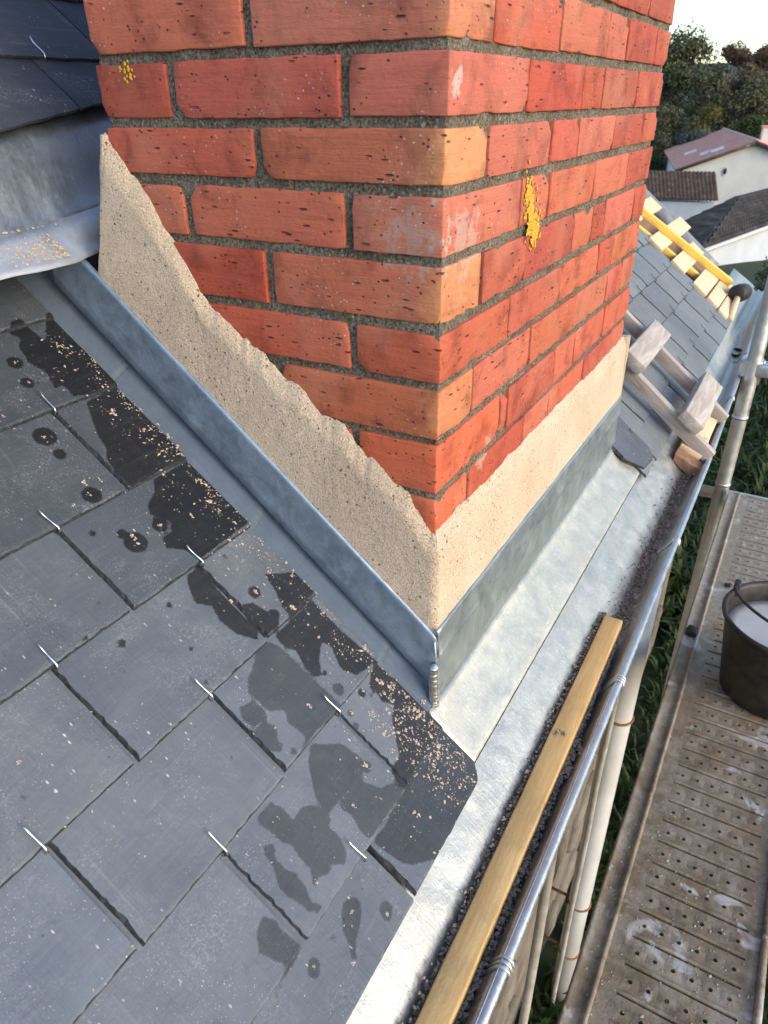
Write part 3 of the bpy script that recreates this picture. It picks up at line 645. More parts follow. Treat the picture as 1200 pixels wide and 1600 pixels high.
# ------------------------------------------------------------------ upper roof behind the chimney
ur = empty('upper_slate_roof', (-.1, .60, -.10), 'dark slate roof edge with zinc riser and tray behind the chimney', 'roof')
UO = Vector((0, .585, -.09))
def uroof(x, s, h=0.0): return Vector((x, UO.y, UO.z)) + UP * s + NR * h
UR0 = -.061; rd0 = random.Random(3)
def uedge(x): return .010 + .24 * (x - UR0)      # the lowest course is cut to a skewed line
rows = [(0, .158, .098, 101), (.150, .30, -.01, 133), (.292, .45, .098, 151), (.434, .6, -.01, 170)]
for ri, (s0, s1, jx, sdd) in enumerate(rows):
    x = jx - .245 * 4
    n = 0
    while x < .95:
        x1 = x + .245
        if x1 > -.75:
            h0 = .013; us = lin(x + .002, x1 - .002, 18); vs_ = lin(0, 1, 8)
            def f(u, t, lay, s0=s0, s1=s1, ri=ri):
                a = max(s0, uedge(u)) if ri == 0 else s0
                a += .0035 * abs(nz((u * 60, ri * 5 + sdd, 1))) + .003 * abs(nz((u * 170, ri, 4)))
                s = a + (s1 + .04 - a) * t; hh = h0 * (1 - (s - s0) / .3)
                return uroof(u, s, hh + (.0055 + .0012 * nz((u * 24, s * 9, 3)) if lay == 0 else 0) - (.0015 if lay == 0 and t == 0 else 0))
            V, F = grid(lambda u, t: f(u, t, 0), us, vs_); nv0 = len(V)
            Vb, Fb = grid(lambda u, t: f(u, t, 1), us, vs_, True); V += Vb; F += [tuple(i + nv0 for i in q) for q in Fb]
            nu = len(us); nvv = len(vs_)
            ring = list(range(nu)) + [j * nu + nu - 1 for j in range(1, nvv)] + [(nvv - 1) * nu + i for i in range(nu - 2, -1, -1)] + [j * nu for j in range(nvv - 2, 0, -1)]
            F += [(a, a + nv0, b + nv0, b) for a, b in zip(ring, ring[1:] + ring[:1])]
            c = uroof((x + x1) / 2, s0); me = addmesh('slate', [RM.inverted().to_3x3() @ (v - c) for v in V], F, MB['slate'])
            m4 = RM.copy(); m4.translation = c; o = link('slate', me, ur, mat4=m4); tn = rd0.uniform(.36, .5); o.color = (tn, tn, tn * 1.1, 1)
            if ri and n % 1 == 0:
                hk = bpy.data.objects.new('hook', hook_me); COL.objects.link(hk); hk.parent = o; hk.location = (.003, .001, .0008)
        x = x1; n += 1
# zinc riser and tray
prt = [(.62, -.062), (.592, -.094), (.580, -.125), (.571, -.160), (.5625, -.181), (.556, -.186), (.545, -.194), (.530, -.206), (.5165, -.2165), (.5085, -.2235)]
def f_tray(p, x):
    y, z = p; y += max(0, x + .05) * .5 * max(0, min(1, (.556 - y) / .04))
    sk = .16 * (x + .10) * (1 if p[0] > .55 else .25 if p[0] > .53 else 0)
    return (x, y + sk + .0012 * nz((x * 14, z * 30, 1)), z + sk * .6 + .0016 * nz((x * 12, y * 20, 4)) + (.0018 * nz((x * 30, y * 50, 8)) if p[0] < .56 else 0))
V, F = grid(lambda i, x: f_tray(prt[int(i)], x), [0, 1, 2, 3, 4, 5], lin(-.9, .30, 70)); solid(mesh('zinc_riser', V, F, MB['zinc_old'], ur, True), .001, 0)
V, F = grid(lambda i, x: f_tray(prt[int(i)], x), list(range(5, len(prt))), lin(-.9, .30, 80)); solid(mesh('zinc_tray', V, F, MB['zinc_tray'], ur, True), .001, 0)
V, F = rbox(1.25, .02, .16, .004, (10, 1, 2)); mesh('riser_board', [v + Vector((-.95, .69, -.36)) for v in V], F, MB['underlay'], ur)  # board coloured dark: the shade below the tray is painted on
V, F = rbox(1.9, .012, .8, .002, (4, 1, 4)); m4 = Matrix.Translation((-.95, .66, -.09)) @ Matrix.Rotation(TH - R(90), 4, 'X'); mesh('upper_sarking', V, F, MB['deckwood'], ur, mat4=m4)

# ------------------------------------------------------------------ zinc gutter along the eaves
gt = empty('eaves_gutter', (1, -.19, -.91), 'long zinc eaves gutter with a rolled front bead below the slates', 'gutter')
def gy(x): return 0 if x < 1.2 else .022 * min(1, (x - 1.2) / 1.4) ** 1.2
def pr2(s, h): q = roof(0, s, h); return (q.y, q.z)
pg = [pr2(.0, H0 - .008), pr2(-.05, H0 - .004), pr2(-.085, H0 - .002), pr2(-.105, H0), pr2(-.12, H0), pr2(-.135, H0), pr2(-.15, H0), pr2(-.162, H0 - .001), pr2(-.170, H0 - .003), (-.157, -.902), (-.163, -.912), (-.171, -.918), (-.180, -.920), (-.188, -.917), (-.1945, -.910), (-.2000, -.902), (-.2060, -.893), (-.2115, -.884)]
def f_g(p, x, flat=False):
    y, z = p; k = max(0, min(1, (x - 2.45) / .2))
    w = .0011 * nz((x * 5, y * 18, 1)) + .0007 * nz((x * 17, y * 60, 3))
    if y < -.15: z += k * (.02 + .5 * (-.15 - y))      # the trough fades out into a flat sheet past the outlet
    return (x, y + gy(x) * (1 if y < -.12 else .3), z + w)
V, F = grid(lambda i, x: f_g(pg[int(i)], x), list(range(len(pg))), lin(-1.5, 3.38, 330), True); solid(mesh('gutter_sheet', V, F, MB['zinc_gut'], gt, True), .001, 0)
bz = -.886
def bead(x0, x1, n):
    return tube([(x, -.2175 + gy(x), bz + .003 + .0006 * nz((x * 9, 1, 1)) + max(0, min(1, (x - 2.45) / .2)) * .02) for x in lin(x0, x1, n)], .0066, 14)
V, F = bead(-1.5, 2.62, 130); mesh('gutter_bead', V, F, MB['galv'], gt, True)
V, F = tube([(x, -.2128 + gy(x), bz + .0085) for x in lin(-1.5, 2.6, 60)], .0011, 6); mesh('bead_seam', V, F, MB['zinc_old'], gt, True)
for x in (-.74, -.245, .27, .76, 1.73, 2.25):
    pts = [(x, y + gy(x), z) for y, z in ((-.178, -.9185), (-.187, -.9165), (-.194, -.909), (-.2015, -.897), (-.2085, -.8835), (-.2125, -.8765), (-.2180, -.8748), (-.2238, -.8785), (-.2256, -.8845), (-.2235, -.891))]
    J = Join()
    for dx in (-.006, 0, .006): J.add(*tube([(p[0] + dx, p[1], p[2]) for p in pts], .0022, 7))
    mesh('gutter_strap', J.V, J.F, MB['galv'], gt, True)
V, F = lathe([(.034, .004), (.030, .001), (.028, -.05)], 28); V = [(v[0] * 1.4, v[1] * .6, v[2]) for v in V]
mesh('gutter_outlet', V, F, MB['darkhole'], gt, True, loc=(2.36, -.158, -.912))

# timber batten left lying in the gutter
bt = empty('timber_batten', (.03, -.168, -.905), 'long yellow timber batten lying in the gutter along its silt', 'batten')
a = Vector((-.42, -.1585, -.9045)); b = Vector((.425, -.152, -.9035))
m4, L_ = along(a + Vector((0, -.0160, .014)), b + Vector((0, -.0160, .014)), (0, 0, 1)); plank('batten_length', (L_, .0335, .028), MB['wood_yel'], m4, bt, 5)

def pebble(J, p, r, rg, flat=.7, nrm=None, stretch=1.0):
    pts = [(1, 0, 0), (-1, 0, 0), (0, 1, 0), (0, -1, 0), (0, 0, 1), (0, 0, -1)]
    e = Matrix.Rotation(rg.uniform(0, 6.28), 3, 'Z'); q = Vector((rg.uniform(.6, 1.3) * stretch, rg.uniform(.6, 1.3), flat * rg.uniform(.6, 1.2))) * r
    T = RM.to_3x3() if nrm else Matrix.Identity(3)
    vv = []
    for a in pts:
        v = e @ Vector((a[0] * q.x, a[1] * q.y, a[2] * q.z)); vv.append(Vector(p) + T @ (v * rg.uniform(.8, 1.2)))
    vv2 = []
    J.add(vv, [(0, 2, 4), (2, 1, 4), (1, 3, 4), (3, 0, 4), (2, 0, 5), (1, 2, 5), (3, 1, 5), (0, 3, 5)])
rd = random.Random(12); J = Join()
for i in range(9000):
    x = rd.uniform(-.9, 1.32)
    if x < .44:
        by = a.y + (b.y - a.y) * (x - a.x) / (b.x - a.x)      # back edge of the batten
        front = rd.random() < (.66 if x < .32 else .35)
        if front:
            wd = .0095 * (.25 + .55 * max(0, min(1, (.30 - x) / .5))) * (1 + .6 * nz((x * 9, 1, 2)))
            y = by - .0332 - abs(rd.gauss(0, .5)) * wd; z = -.908 + .010 * max(0, 1 - (by - .0332 - y) / .02) + rd.uniform(-.006, .005)
        else:
            y = by + .001 + abs(rd.gauss(0, .0040)); z = -.884 + (y - by) * .75 - rd.uniform(0, .008)
    else:
        if rd.random() < .15: continue
        y = -.170 + rd.gauss(0, .0085) + gy(x); z = -.917 + 5 * (y + .172) ** 2 * 8 + rd.uniform(0, .007)
    pebble(J, (x, y, z), rd.uniform(.0012, .0036) * (1.5 if rd.random() < .06 else 1), rd, .85)
tag(mesh('gutter_silt', J.V, J.F, MB['debris']), 'brown crumbly silt filling the zinc gutter around the batten', 'silt', kind='stuff')
J = Join()
for (x, y0, y1, n) in ((.10, -.160, -.197, 120), (.115, -.186, -.204, 160), (.07, -.183, -.199, 220), (.395, -.182, -.19, 40)):
    for i in range(n):
        t = rd.random(); pebble(J, (x + rd.gauss(0, .004) + (.008 * math.sin(t * 5)), y0 + (y1 - y0) * t, (-.8775 if y0 + (y1 - y0) * t > -.178 else -.899) + rd.uniform(-.002, .005)), rd.uniform(.001, .003), rd, .8)
tag(mesh('mortar_dropping', J.V, J.F, mat_plain('damp_mortar', (.20, .15, .115), (.34, .27, .22), 200, .95)), 'small heap of damp mortar dropped across the batten in the gutter', 'mortar', kind='stuff')

# ------------------------------------------------------------------ mortar crumbs on the slates
LUMP=[(-189.9,602.2,3.5),(-85.6,596.9,7.6),(-46.4,529.9,5.6),(-49.8,508.8,6.3),(-52.0,495.5,4.4),(-69.4,553.7,5.4),(-44.5,551.8,3.7),(-110.3,416.5,4.7),(-196.8,427.1,6.3),(-195.5,434.3,4.2),(-155.4,427.3,4.4),(-195.2,522.7,4.6),(-175.7,518.2,3.9),(-202.0,505.8,3.5),(-153.1,679.7,3.1),(-58.5,451.8,6.3),(-55.5,441.9,3.8),(-66.3,375.2,3.8),(-214.7,646.4,2.4),(-146.6,713.7,1.3),(-155.7,294.2,4.1),(-118.4,284.1,4.3),(-323.3,231.7,2.3),(-453.8,302.9,1.5),(-93.3,235.5,7.2),(-119.3,283.0,4.1),(-178.3,131.1,5.4),(-52.1,130.0,7.1),(-100.0,92.3,3.8),(-137.2,86.5,4.7),(-176.5,30.1,6.3),(-228.3,14.6,4.6),(-123.0,-15.1,5.3),(-101.9,-41.7,3.9),(-171.9,-59.1,5.1),(-68.5,80.8,7.1),(-63.6,65.5,4.8),(-41.2,19.1,5.8),(-353.2,-81.1,3.5),(-288.0,-86.0,3.8),(-315.8,-50.2,2.4),(-322.4,-0.6,2.0),(-383.6,-47.0,1.6)]
J = Join(); rc = random.Random(31)
def surf(x, s):
    "height of the slate surface over the deck"
    tails = sorted(COURSE.values()); c = [q for q in tails if q <= s]; q = c[-1] if c else tails[0]
    return H0 + HT * (1 - (s - q) / SL) + ST_ + .0004
for (x, s, r) in LUMP:
    x, s, r = x / 1000, s / 1000, max(.0018, r / 1000 * .62)
    for i in range(9): pebble(J, roof(x + rc.gauss(0, r * .5), s + rc.gauss(0, r * .7), surf(x, s)), r * rc.uniform(.25, .6), rc, .5, True)
n = 0
while n < 950:
    s = rc.uniform(.06, .74); u = abs(rc.gauss(0, .032)); x = -.047 - u
    d = .45 + .75 * nz((x * 60, s * 30, 3))
    if rc.random() > d * d: continue
    pebble(J, roof(x, s, surf(x, s)), (.0004 + .0011 * rc.random() ** 3) * (1.8 if rc.random() < .06 else 1), rc, .45, True, rc.uniform(1, 2)); n += 1
n = 0
while n < 850:
    x, s = rc.uniform(-.20, -.05), rc.uniform(-.104, .07)
    k = max(.05, 1 - ((x + .075) / .07) ** 2 - ((s - .0) / .09) ** 2 * .4) * (.5 + .9 * nz((x * 55, s * 55, 3)))
    if rc.random() > k: continue
    if x > -.052 or (x > -.075 and x + -.06 - s > .0 and s < -.085): continue
    pebble(J, roof(x, s, surf(x, s)), (.0005 + .0016 * rc.random() ** 3) * (1.5 if rc.random() < .08 else 1), rc, .55, True, rc.uniform(1, 1.6)); n += 1
for i in range(420):
    x, s = rc.uniform(-.7, -.05), rc.uniform(-.1, .7)
    pebble(J, roof(x, s, surf(x, s)), rc.uniform(.0003, .0009), rc, .4, True, rc.uniform(1, 2.4))
for i in range(240):       # on the zinc tray
    x = -.045 - abs(rc.gauss(0, .04)); y = .518 + abs(rc.gauss(0, .014))
    if y > .55: continue
    pebble(J, (x, y, -.222 + (y - .512) * .8 + .003), rc.uniform(.0008, .0026), rc, .6, True)
for i in range(60):
    x = rc.uniform(-.4, -.02); pebble(J, (x, .5585 + .04 * (x + .1), -.181), rc.uniform(.0008, .003), rc, .6, True)
tag(mesh('mortar_crumbs', J.V, J.F, MB['crumb']), 'pale sandy mortar crumbs spattered over slates beside the chimney flashing', 'crumbs', kind='stuff')

# ------------------------------------------------------------------ downpipe and thin pipes on the wall
dp = empty('downpipe', (.963, -.158, GZ), 'white plastic downpipe with rusty straps between house wall and scaffold', 'downpipe')
V, F = tube([(.963, -.158, -.93), (.963, -.158, -1.8), (.963, -.158, -2.5), (.963, -.158, GZ)], .037, 28); mesh('pipe', V, F, MB['pvc'], dp, True)
for z in (-1.62, -2.55, -2.86):
    V, F = tube([(.963 + .0385 * math.cos(t), -.158 + .0385 * math.sin(t), z) for t in lin(0, 2 * math.pi, 28)], .0045, 6, False); mesh('pipe_strap', V, F, MB['rust'], dp, True)
    V, F = tube([(.963, -.12, z), (.963, -.04, z)], .006, 6); mesh('strap_stud', V, F, MB['rust'], dp, True)
for x, y, r, lab in ((.90, -.145, .0085, 'thin pale conduit running down the wall just left of the white downpipe'), (.335, -.145, .012, 'pale wall conduit nearest the camera at the bottom edge of the gutter')):
    J = Join(); pts = [(x + .004 * nz((z * 3, x, 1)), y + .004 * nz((z * 3, 2, x)), z) for z in lin(-.94, GZ, 24)]
    V, F = tube(pts, r, 10); tag(mesh('wall_conduit', V, F, MB['cord'], smooth=True), lab, 'conduit')

# ------------------------------------------------------------------ scaffold
ZD = -1.30
sk = empty('scaffold_plank', (.8, -.4, ZD), 'dirty perforated steel scaffold plank beside the gutter', 'scaffold plank')
Y0, Y1, YA, YB = -.268, -.545, -.338, -.512
X0, X1, PX = -.62, 1.925, .0525
def ring_cell(x0, x1, y0, y1, hole, zf):
    "rectangle with an opening; hole is a list of points round it counter clockwise"
    n = len(hole); cx = sum(h[0] for h in hole) / n; cy = sum(h[1] for h in hole) / n; out = []
    for hx, hy in hole:
        dx, dy = hx - cx, hy - cy; t = 1e9
        if dx > 1e-9: t = min(t, (x1 - cx) / dx)
        if dx < -1e-9: t = min(t, (x0 - cx) / dx)
        if dy > 1e-9: t = min(t, (y1 - cy) / dy)
        if dy < -1e-9: t = min(t, (y0 - cy) / dy)
        out.append((cx + dx * t, cy + dy * t))
    corners = [(x1, y1), (x0, y1), (x0, y0), (x1, y0)]
    rim = [(h[0], h[1], zf + .0012) for h in hole]; low = [(h[0], h[1], zf - .004) for h in hole]
    V = [(p[0], p[1], zf) for p in out] + rim + low + [(c[0], c[1], zf) for c in corners]
    F = []
    for i in range(n):
        j = (i + 1) % n; a, b = out[i], out[j]
        F += [(i, j, n + j, n + i), (n + i, n + j, 2 * n + j, 2 * n + i)]
        for k, c in enumerate(corners):
            if (abs(a[0] - c[0]) < 1e-9 and abs(b[1] - c[1]) < 1e-9) or (abs(a[1] - c[1]) < 1e-9 and abs(b[0] - c[0]) < 1e-9):
                if abs(a[0] - b[0]) > 1e-9 and abs(a[1] - b[1]) > 1e-9: F.append((i, 3 * n + k, j))
    return V, F
J = Join(); x = X0; yi0, yi1 = Y0 - .040, Y1 + .012
while x < X1 - .01:
    xa = x + PX * .5; xe = min(x + PX, X1)
    J.add([(x, yi0, ZD), (x, YA, ZD), (xe, YA, ZD), (xe, yi0, ZD)], [(0, 1, 2, 3)]); J.add([(x, YB, ZD), (x, yi1, ZD), (xe, yi1, ZD), (xe, YB, ZD)], [(0, 1, 2, 3)])
    c = x + PX * .25; hw_, hl = .0021, (YA - YB) / 2 - .001; cy = (YA + YB) / 2
    for (p_, q_) in ((x, c - hw_), (c + hw_, xa)): J.add([(p_, YB, ZD), (q_, YB, ZD), (q_, YA, ZD), (p_, YA, ZD)], [(0, 1, 2, 3)])
    J.add([(c - hw_, YB, ZD), (c - hw_, YA, ZD), (c - hw_, YA, ZD - .004), (c - hw_, YB, ZD - .004), (c + hw_, YB, ZD), (c + hw_, YA, ZD), (c + hw_, YA, ZD - .004), (c + hw_, YB, ZD - .004)], [(0, 1, 2, 3), (7, 6, 5, 4)])
    # pressed lip along the slot
    V, F = grid(lambda u, v, c=c: (c + .0025 + u, v, ZD + .0022 * math.sin(min(1, u / .007) * math.pi) * min(1, (YA - v) / .01, (v - YB) / .01) + .0003), [0, .0012, .003, .005, .007], lin(YB, YA, 12)); J.add(V, F)
    for k in range(6):
        ya = YB + (YA - YB) * k / 6; yb = YB + (YA - YB) * (k + 1) / 6; hx, hy = (xa + xe) / 2, (ya + yb) / 2
        J.add(*ring_cell(xa, xe, ya, yb, [(hx + .0039 * math.cos(t), hy + .0039 * math.sin(t)) for t in lin(.3, 2 * math.pi + .3, 10)[:-1]], ZD))
    x += PX
mesh('deck_plate', J.V, J.F, MB['deck'], sk)
def rail(pr_, name):
    V, F = grid(lambda i, x: (x, pr_[int(i)][0] + .0012 * nz((x * 6, i, 1)), ZD + pr_[int(i)][1] + .001 * nz((x * 8, i, 5))), list(range(len(pr_))), lin(X0, X1, 60)); solid(mesh(name, V, F, MB['deck'], sk, True), .0016, 0)
rail([(Y0 + .001, -.055), (Y0, -.004), (Y0 - .001, .004), (Y0 - .003, .006), (Y0 - .006, .003), (Y0 - .030, .001), (Y0 - .0335, .006), (Y0 - .0365, .007), (Y0 - .039, .005), (Y0 - .0405, -.001)], 'side_rail')
rail([(Y1 + .013, -.001), (Y1 + .011, .006), (Y1 + .008, .008), (Y1 + .004, .007), (Y1 + .001, .003), (Y1, -.055)], 'side_rail')
V, F = rbox(.008, .27, .05, .002, (1, 6, 2)); mesh('end_cap', [v + Vector((X1, Y1 + .003, ZD - .046)) for v in V], F, MB['galv'], sk)
J = Join()
for i in range(2600):
    x = rd.uniform(-.3, 1.2); y = rd.uniform(Y1 + .01, Y0 - .002)
    if rd.random() > (.35 + .5 * nz((x * 12, y * 12, 2)) + (.35 if y > -.345 else 0)) * (1.2 if x < .5 else .35): continue
    pebble(J, (x, y, ZD + .001 + (.002 if y > -.306 else 0)), rd.uniform(.0006, .0019) * (1.8 if rd.random() < .08 else 1), rd, .5)
tag(mesh('deck_grit', J.V, J.F, mat_plain('grit', (.22, .18, .13), (.5, .46, .4), 150, .95)), 'dried mortar grit scattered on the scaffold plank', 'grit', kind='stuff')
for x, y, r, lab in ((1.02, -.288, .017, 'small black stone on the edge channel of the scaffold plank'), (1.30, -.345, .009, 'tiny dark stone on the clean far end of the scaffold plank')):
    V, F = rbox(r * 2, r * 1.6, r, .004, (3, 3, 3), .004, 90, 8); tag(mesh('stone', [v - Vector((r, r * .8, 0)) for v in V], F, MB['rubber'], smooth=True, loc=(x, y, ZD)), lab, 'stone')
V, F = tube([(1.958, -.242, GZ), (1.958, -.242, -1.6), (1.958, -.242, -.9), (1.958, -.242, 1.2)], .0245, 26)
st = empty('scaffold_standard', (1.958, -.242, GZ), 'upright galvanised scaffold tube standing at the far end of the plank', 'scaffold tube')
mesh('tube', V, F, MB['galv'], st, True)
V, F = lathe([(.0, .0), (.06, .0), (.06, .008), (.03, .012)], 20); mesh('base_plate', V, F, MB['galv'], st, loc=(1.958, -.242, GZ))
for z in (-1.285, -1.02): 
    V, F = lathe([(.0255, -.006), (.0265, -.006), (.0265, .006), (.0255, .006)], 20); mesh('tube_collar', V, F, MB['galv'], st, True, loc=(1.958, -.242, z))
V, F = tube([(1.985, -.06, -1.345), (1.985, -.60, -1.345)], .0225, 20)
tr_ = empty('scaffold_transom', (1.985, -.3, -1.345), 'short galvanised scaffold tube carrying the plank end from the wall', 'scaffold tube'); mesh('tube', V, F, MB['galv'], tr_, True)
V, F = tube([(1.99, -.262, -.845), (1.99, -.75, -.845)], .021, 20)
g2 = empty('scaffold_guard_rail', (1.99, -.5, -.845), 'galvanised scaffold tube clamped to the upright at gutter height', 'scaffold tube'); mesh('tube', V, F, MB['galv'], g2, True)
for (dx, dy, dz, sx, sy, sz) in ((-.032, -.045, -.03, .064, .07, .06), (-.04, -.075, -.022, .03, .05, .045)):
    V, F = rbox(sx, sy, sz, .008, (3, 3, 3), .002, 60, 4); mesh('coupler', [v + Vector((1.975 + dx, -.225 + dy, -.845 + dz)) for v in V], F, MB['galv'], g2, True)
V, F = tube([(1.962, -.27, -.815), (1.962, -.27, -.90)], .006, 8); mesh('coupler_bolt', V, F, MB['steel'], g2, True)

# bucket of milky water
bk = empty('bucket', (.888, -.488, ZD), 'black rubber mason bucket of milky water on the scaffold plank', 'bucket')
prof = [(.0, .006), (.100, .006), (.106, .002), (.112, .006), (.118, .05), (.128, .12), (.138, .19), (.142, .205), (.148, .209), (.150, .216), (.147, .222), (.141, .221), (.137, .214), (.127, .13), (.114, .03), (.0, .022)]
V, F = lathe(prof, 56); V = [(v[0] + .0022 * nz((v[0] * 12, v[1] * 12, v[2] * 8)), v[1] + .0022 * nz((v[0] * 12, v[1] * 12, 5)), v[2]) for v in V]
sub('bucket_body', addmesh('bucket_body', V, F, MB['bucket'], True), bk)
V, F = lathe([(.0, .172), (.06, .172), (.11, .1722), (.1315, .173), (.1325, .168)], 48); sub('milky_water', addmesh('milky_water', V, F, MB['milk'], True), bk)
for sgn in (1, -1):
    V, F = rbox(.03, .014, .035, .004, (3, 2, 3), .001, 60, 3); sub('handle_lug', addmesh('handle_lug', [v + Vector((-.015, -.007, 0)) for v in V], F, MB['bucket'], True), bk, (.065 * sgn, .128 * sgn, .205))
pts = [Vector((.065 * math.cos(t) - .09 * math.sin(t) * 1.0, .128 * math.cos(t) + .02 * math.sin(t), .232 + .012 * math.sin(t))) for t in lin(0, math.pi, 24)]
V, F = tube(pts, .0036, 9); sub('wire_handle', addmesh('wire_handle', V, F, MB['rubber'], True), bk)

# ------------------------------------------------------------------ roof ladder beyond the chimney
rl_ = empty('roof_ladder', roof(1.4, -.2), 'weathered wooden roof ladder lying on the slates with its foot block in the gutter', 'roof ladder')
for x, s0, s1 in ((1.228, -.218, 1.3), (1.508, -.215, 1.3)):
    m4, L = along(roof(x, s0, .043), roof(x + .05, s1, .043), NR); plank('rail', (L, .026, .036), MB['wood_grey'], m4, rl_, int(x * 100))
for s, h, w in ((.108, .079, .068), (-.108, .081, .068), (.36, .079, .068), (.61, .079, .068), (.86, .079, .068)):
    m4, L = along(roof(1.200 + s * .04, s, h), roof(1.545 + s * .04, s, h), NR); plank('rung', (L, w, .033), MB['wood_grey'], m4, rl_, int(s * 1000) + 900, .0012, .004)
# foot board standing in the gutter under the rails
foot = [(-.137, -.857), (-.208, -.890), (-.205, -.905), (-.180, -.914), (-.150, -.893), (-.135, -.878)]
n = len(foot); xa, xb = 1.168, 1.215
def prism(x0, x1, prof, name, m, parent):
    n = len(prof); V = [(x0, *p) for p in prof] + [(x1, *p) for p in prof]; F = [tuple(range(n - 1, -1, -1)), tuple(range(n, 2 * n))] + [(i, (i + 1) % n, n + (i + 1) % n, n + i) for i in range(n)]
    o = mesh(name, V, F, m, parent); b = o.modifiers.new('bevel', 'BEVEL'); b.width = .002; b.segments = 2; return o
prism(1.166, 1.214, foot, 'foot_block', MB['wood_brown'], rl_); prism(1.49, 1.535, foot, 'foot_block', MB['wood_brown'], rl_)
m4, L = along((1.215, -.168, -.868), (1.49, -.168, -.868), (0, -.35, .9)); plank('foot_board', (L, .062, .02), MB['wood_pale'], m4, rl_, 17)

# ------------------------------------------------------------------ open batten work at the verge
vb = empty('verge_batten_frame', roof(2.7, .2), 'yellow roofing battens nailed over pale boards at the unfinished verge', 'battens')
m4, L = along(roof(2.855, -.005, .030), roof(2.40, 1.02, .030), NR); plank('yellow_batten', (L, .030, .028), MB['wood_treat'], m4, vb, 3)
m4, L = along(roof(2.735, .07, -.012), roof(2.32, 1.02, -.012), NR); plank('yellow_batten', (L, .026, .024), MB['wood_treat'], m4, vb, 4)
for i, (s, xa, xb, w) in enumerate(((.49, 2.44, 3.02, .075), (.335, 2.50, 3.16, .075), (.205, 2.50, 2.98, .075), (.080, 2.49, 2.90, .075), (.005, 2.49, 2.93, .06), (-.055, 2.47, 2.78, .05), (.62, 2.42, 3.0, .075))):
    m4, L = along(roof(xa, s, .006), roof(xb, s, .006), NR); plank('board', (L, w, .018), MB['wood_pale'], m4, vb, 40 + i)
V, F = rbox(.5, 1.2, .012, .002, (2, 2, 1)); m4 = roofm(2.53, -.06, -.045); mesh('sarking_board', V, F, MB['wood_brown'], vb, mat4=m4)
ml = empty('rubber_mallet', roof(2.75, -.05, .01), 'black rubber mallet with wooden handle lying at the verge foot', 'mallet')
V, F = lathe([(.0, -.062), (.030, -.062), (.036, -.055), (.038, 0), (.036, .055), (.030, .062), (.0, .062)], 26)
m4, L = along(roof(2.70, -.045, .045), roof(2.86, -.075, .045), NR); mesh('mallet_head', V, F, MB['rubber'], ml, True, mat4=m4)
V, F = tube([roof(2.50, -.092, .012), roof(2.62, -.078, .022), roof(2.77, -.06, .04)], .0125, 12); mesh('mallet_handle', V, F, MB['wood_pale'], ml, True)

# lower neighbouring roof past the verge
nr = empty('neighbour_roof', (3.7, .25, -.92), 'dark grey underlay of a lower roof just past the verge battens', 'roof')
V, F = grid(lambda x, y: (x, y, -.898 - .05 + .80 * (y - .2547) + .006 * nz((x * 4, y * 4, 1))), lin(3.0, 4.22, 12), lin(.18, 2.4, 20)); solid(mesh('underlay_sheet', V, F, MB['underlay'], nr, True), .01)
V, F = tube([(4.24 + .02 * nz((y * 3, 1, 1)), y, -.905 + .80 * (y - .2547)) for y in lin(.18, 2.4, 24)], .045, 14); mesh('verge_roll', V, F, mat_plain('grey_lead', (.16, .165, .175), (.26, .265, .275), 20, .6, .2), nr, True)
V, F = rbox(1.3, 2.0, 2.1, .01, (2, 2, 2)); mesh('neighbour_wall', [v + Vector((2.98, .3, GZ)) for v in V], F, MB['stonewall'], nr)

# ------------------------------------------------------------------ village behind
def local(o, yaw, loc):
    o.location = loc; o.rotation_euler.z = yaw; return o
def corr_roof(a, b, c, d, n, amp, rows=10):
    "corrugated tile sheet: a-b is the upper edge, d-c the lower one"
    a, b, c, d = map(Vector, (a, b, c, d)); nr_ = (b - a).cross(d - a).normalized()
    if nr_.z < 0: nr_ = -nr_
    us = lin(0, 1, n * 4); vs = []
    for k in range(rows): vs += [(k + .001) / rows, (k + .999) / rows]
    def f(u, v):
        k = int(v * rows); t = v * rows - k
        p = a.lerp(b, u).lerp(d.lerp(c, u), v); return p + nr_ * (amp * abs(math.sin(u * n * math.pi)) + amp * .5 * t)
    return grid(f, us, vs)
h1 = empty('terracotta_house', (59.1, 4.87, -8.2), 'white gabled house with a terracotta tile roof and skylights below the wood', 'house'); h1.rotation_euler.z = R(13)
W2, LH, EH, RH = 4.4, 21.0, 3.75, 5.36
V = [(0, W2, 0), (0, -W2, 0), (0, -W2, EH), (0, 0, RH), (0, W2, EH)]; V += [(LH, y, z) for _, y, z in V]
F = [(0, 1, 2, 3, 4), (9, 8, 7, 6, 5), (0, 4, 9, 5), (1, 6, 7, 2)]
sub('wall', addmesh('wall', V, F, MB['plaster']), h1)
for sgn in (1, -1):
    o = W2 + .45; e = EH - .45 * (RH - EH) / W2
    V, F = corr_roof((-.35, 0, RH + .12), (LH + .3, 0, RH + .12), (LH + .3, o * sgn, e + .12), (-.35, o * sgn, e + .12), 60, .07, 22)
    ro = sub('roof', addmesh('roof', V, F, MB['tile_red'], True), h1); solid(ro, .12)
    V, F = tube([(-.36, 0, RH + .05), (-.36, o * sgn, e + .02)], .10, 8); sub('verge', addmesh('verge', V, F, MB['tile_brown'], True), h1)
V, F = tube([(x, 0, RH + .18) for x in lin(-.35, LH + .3, 20)], .14, 10); sub('ridge', addmesh('ridge', V, F, mat_plain('pale_ridge', (.36, .25, .19), (.45, .34, .27), 2, .9), True), h1)
sl_ = math.atan2(RH - EH, W2)
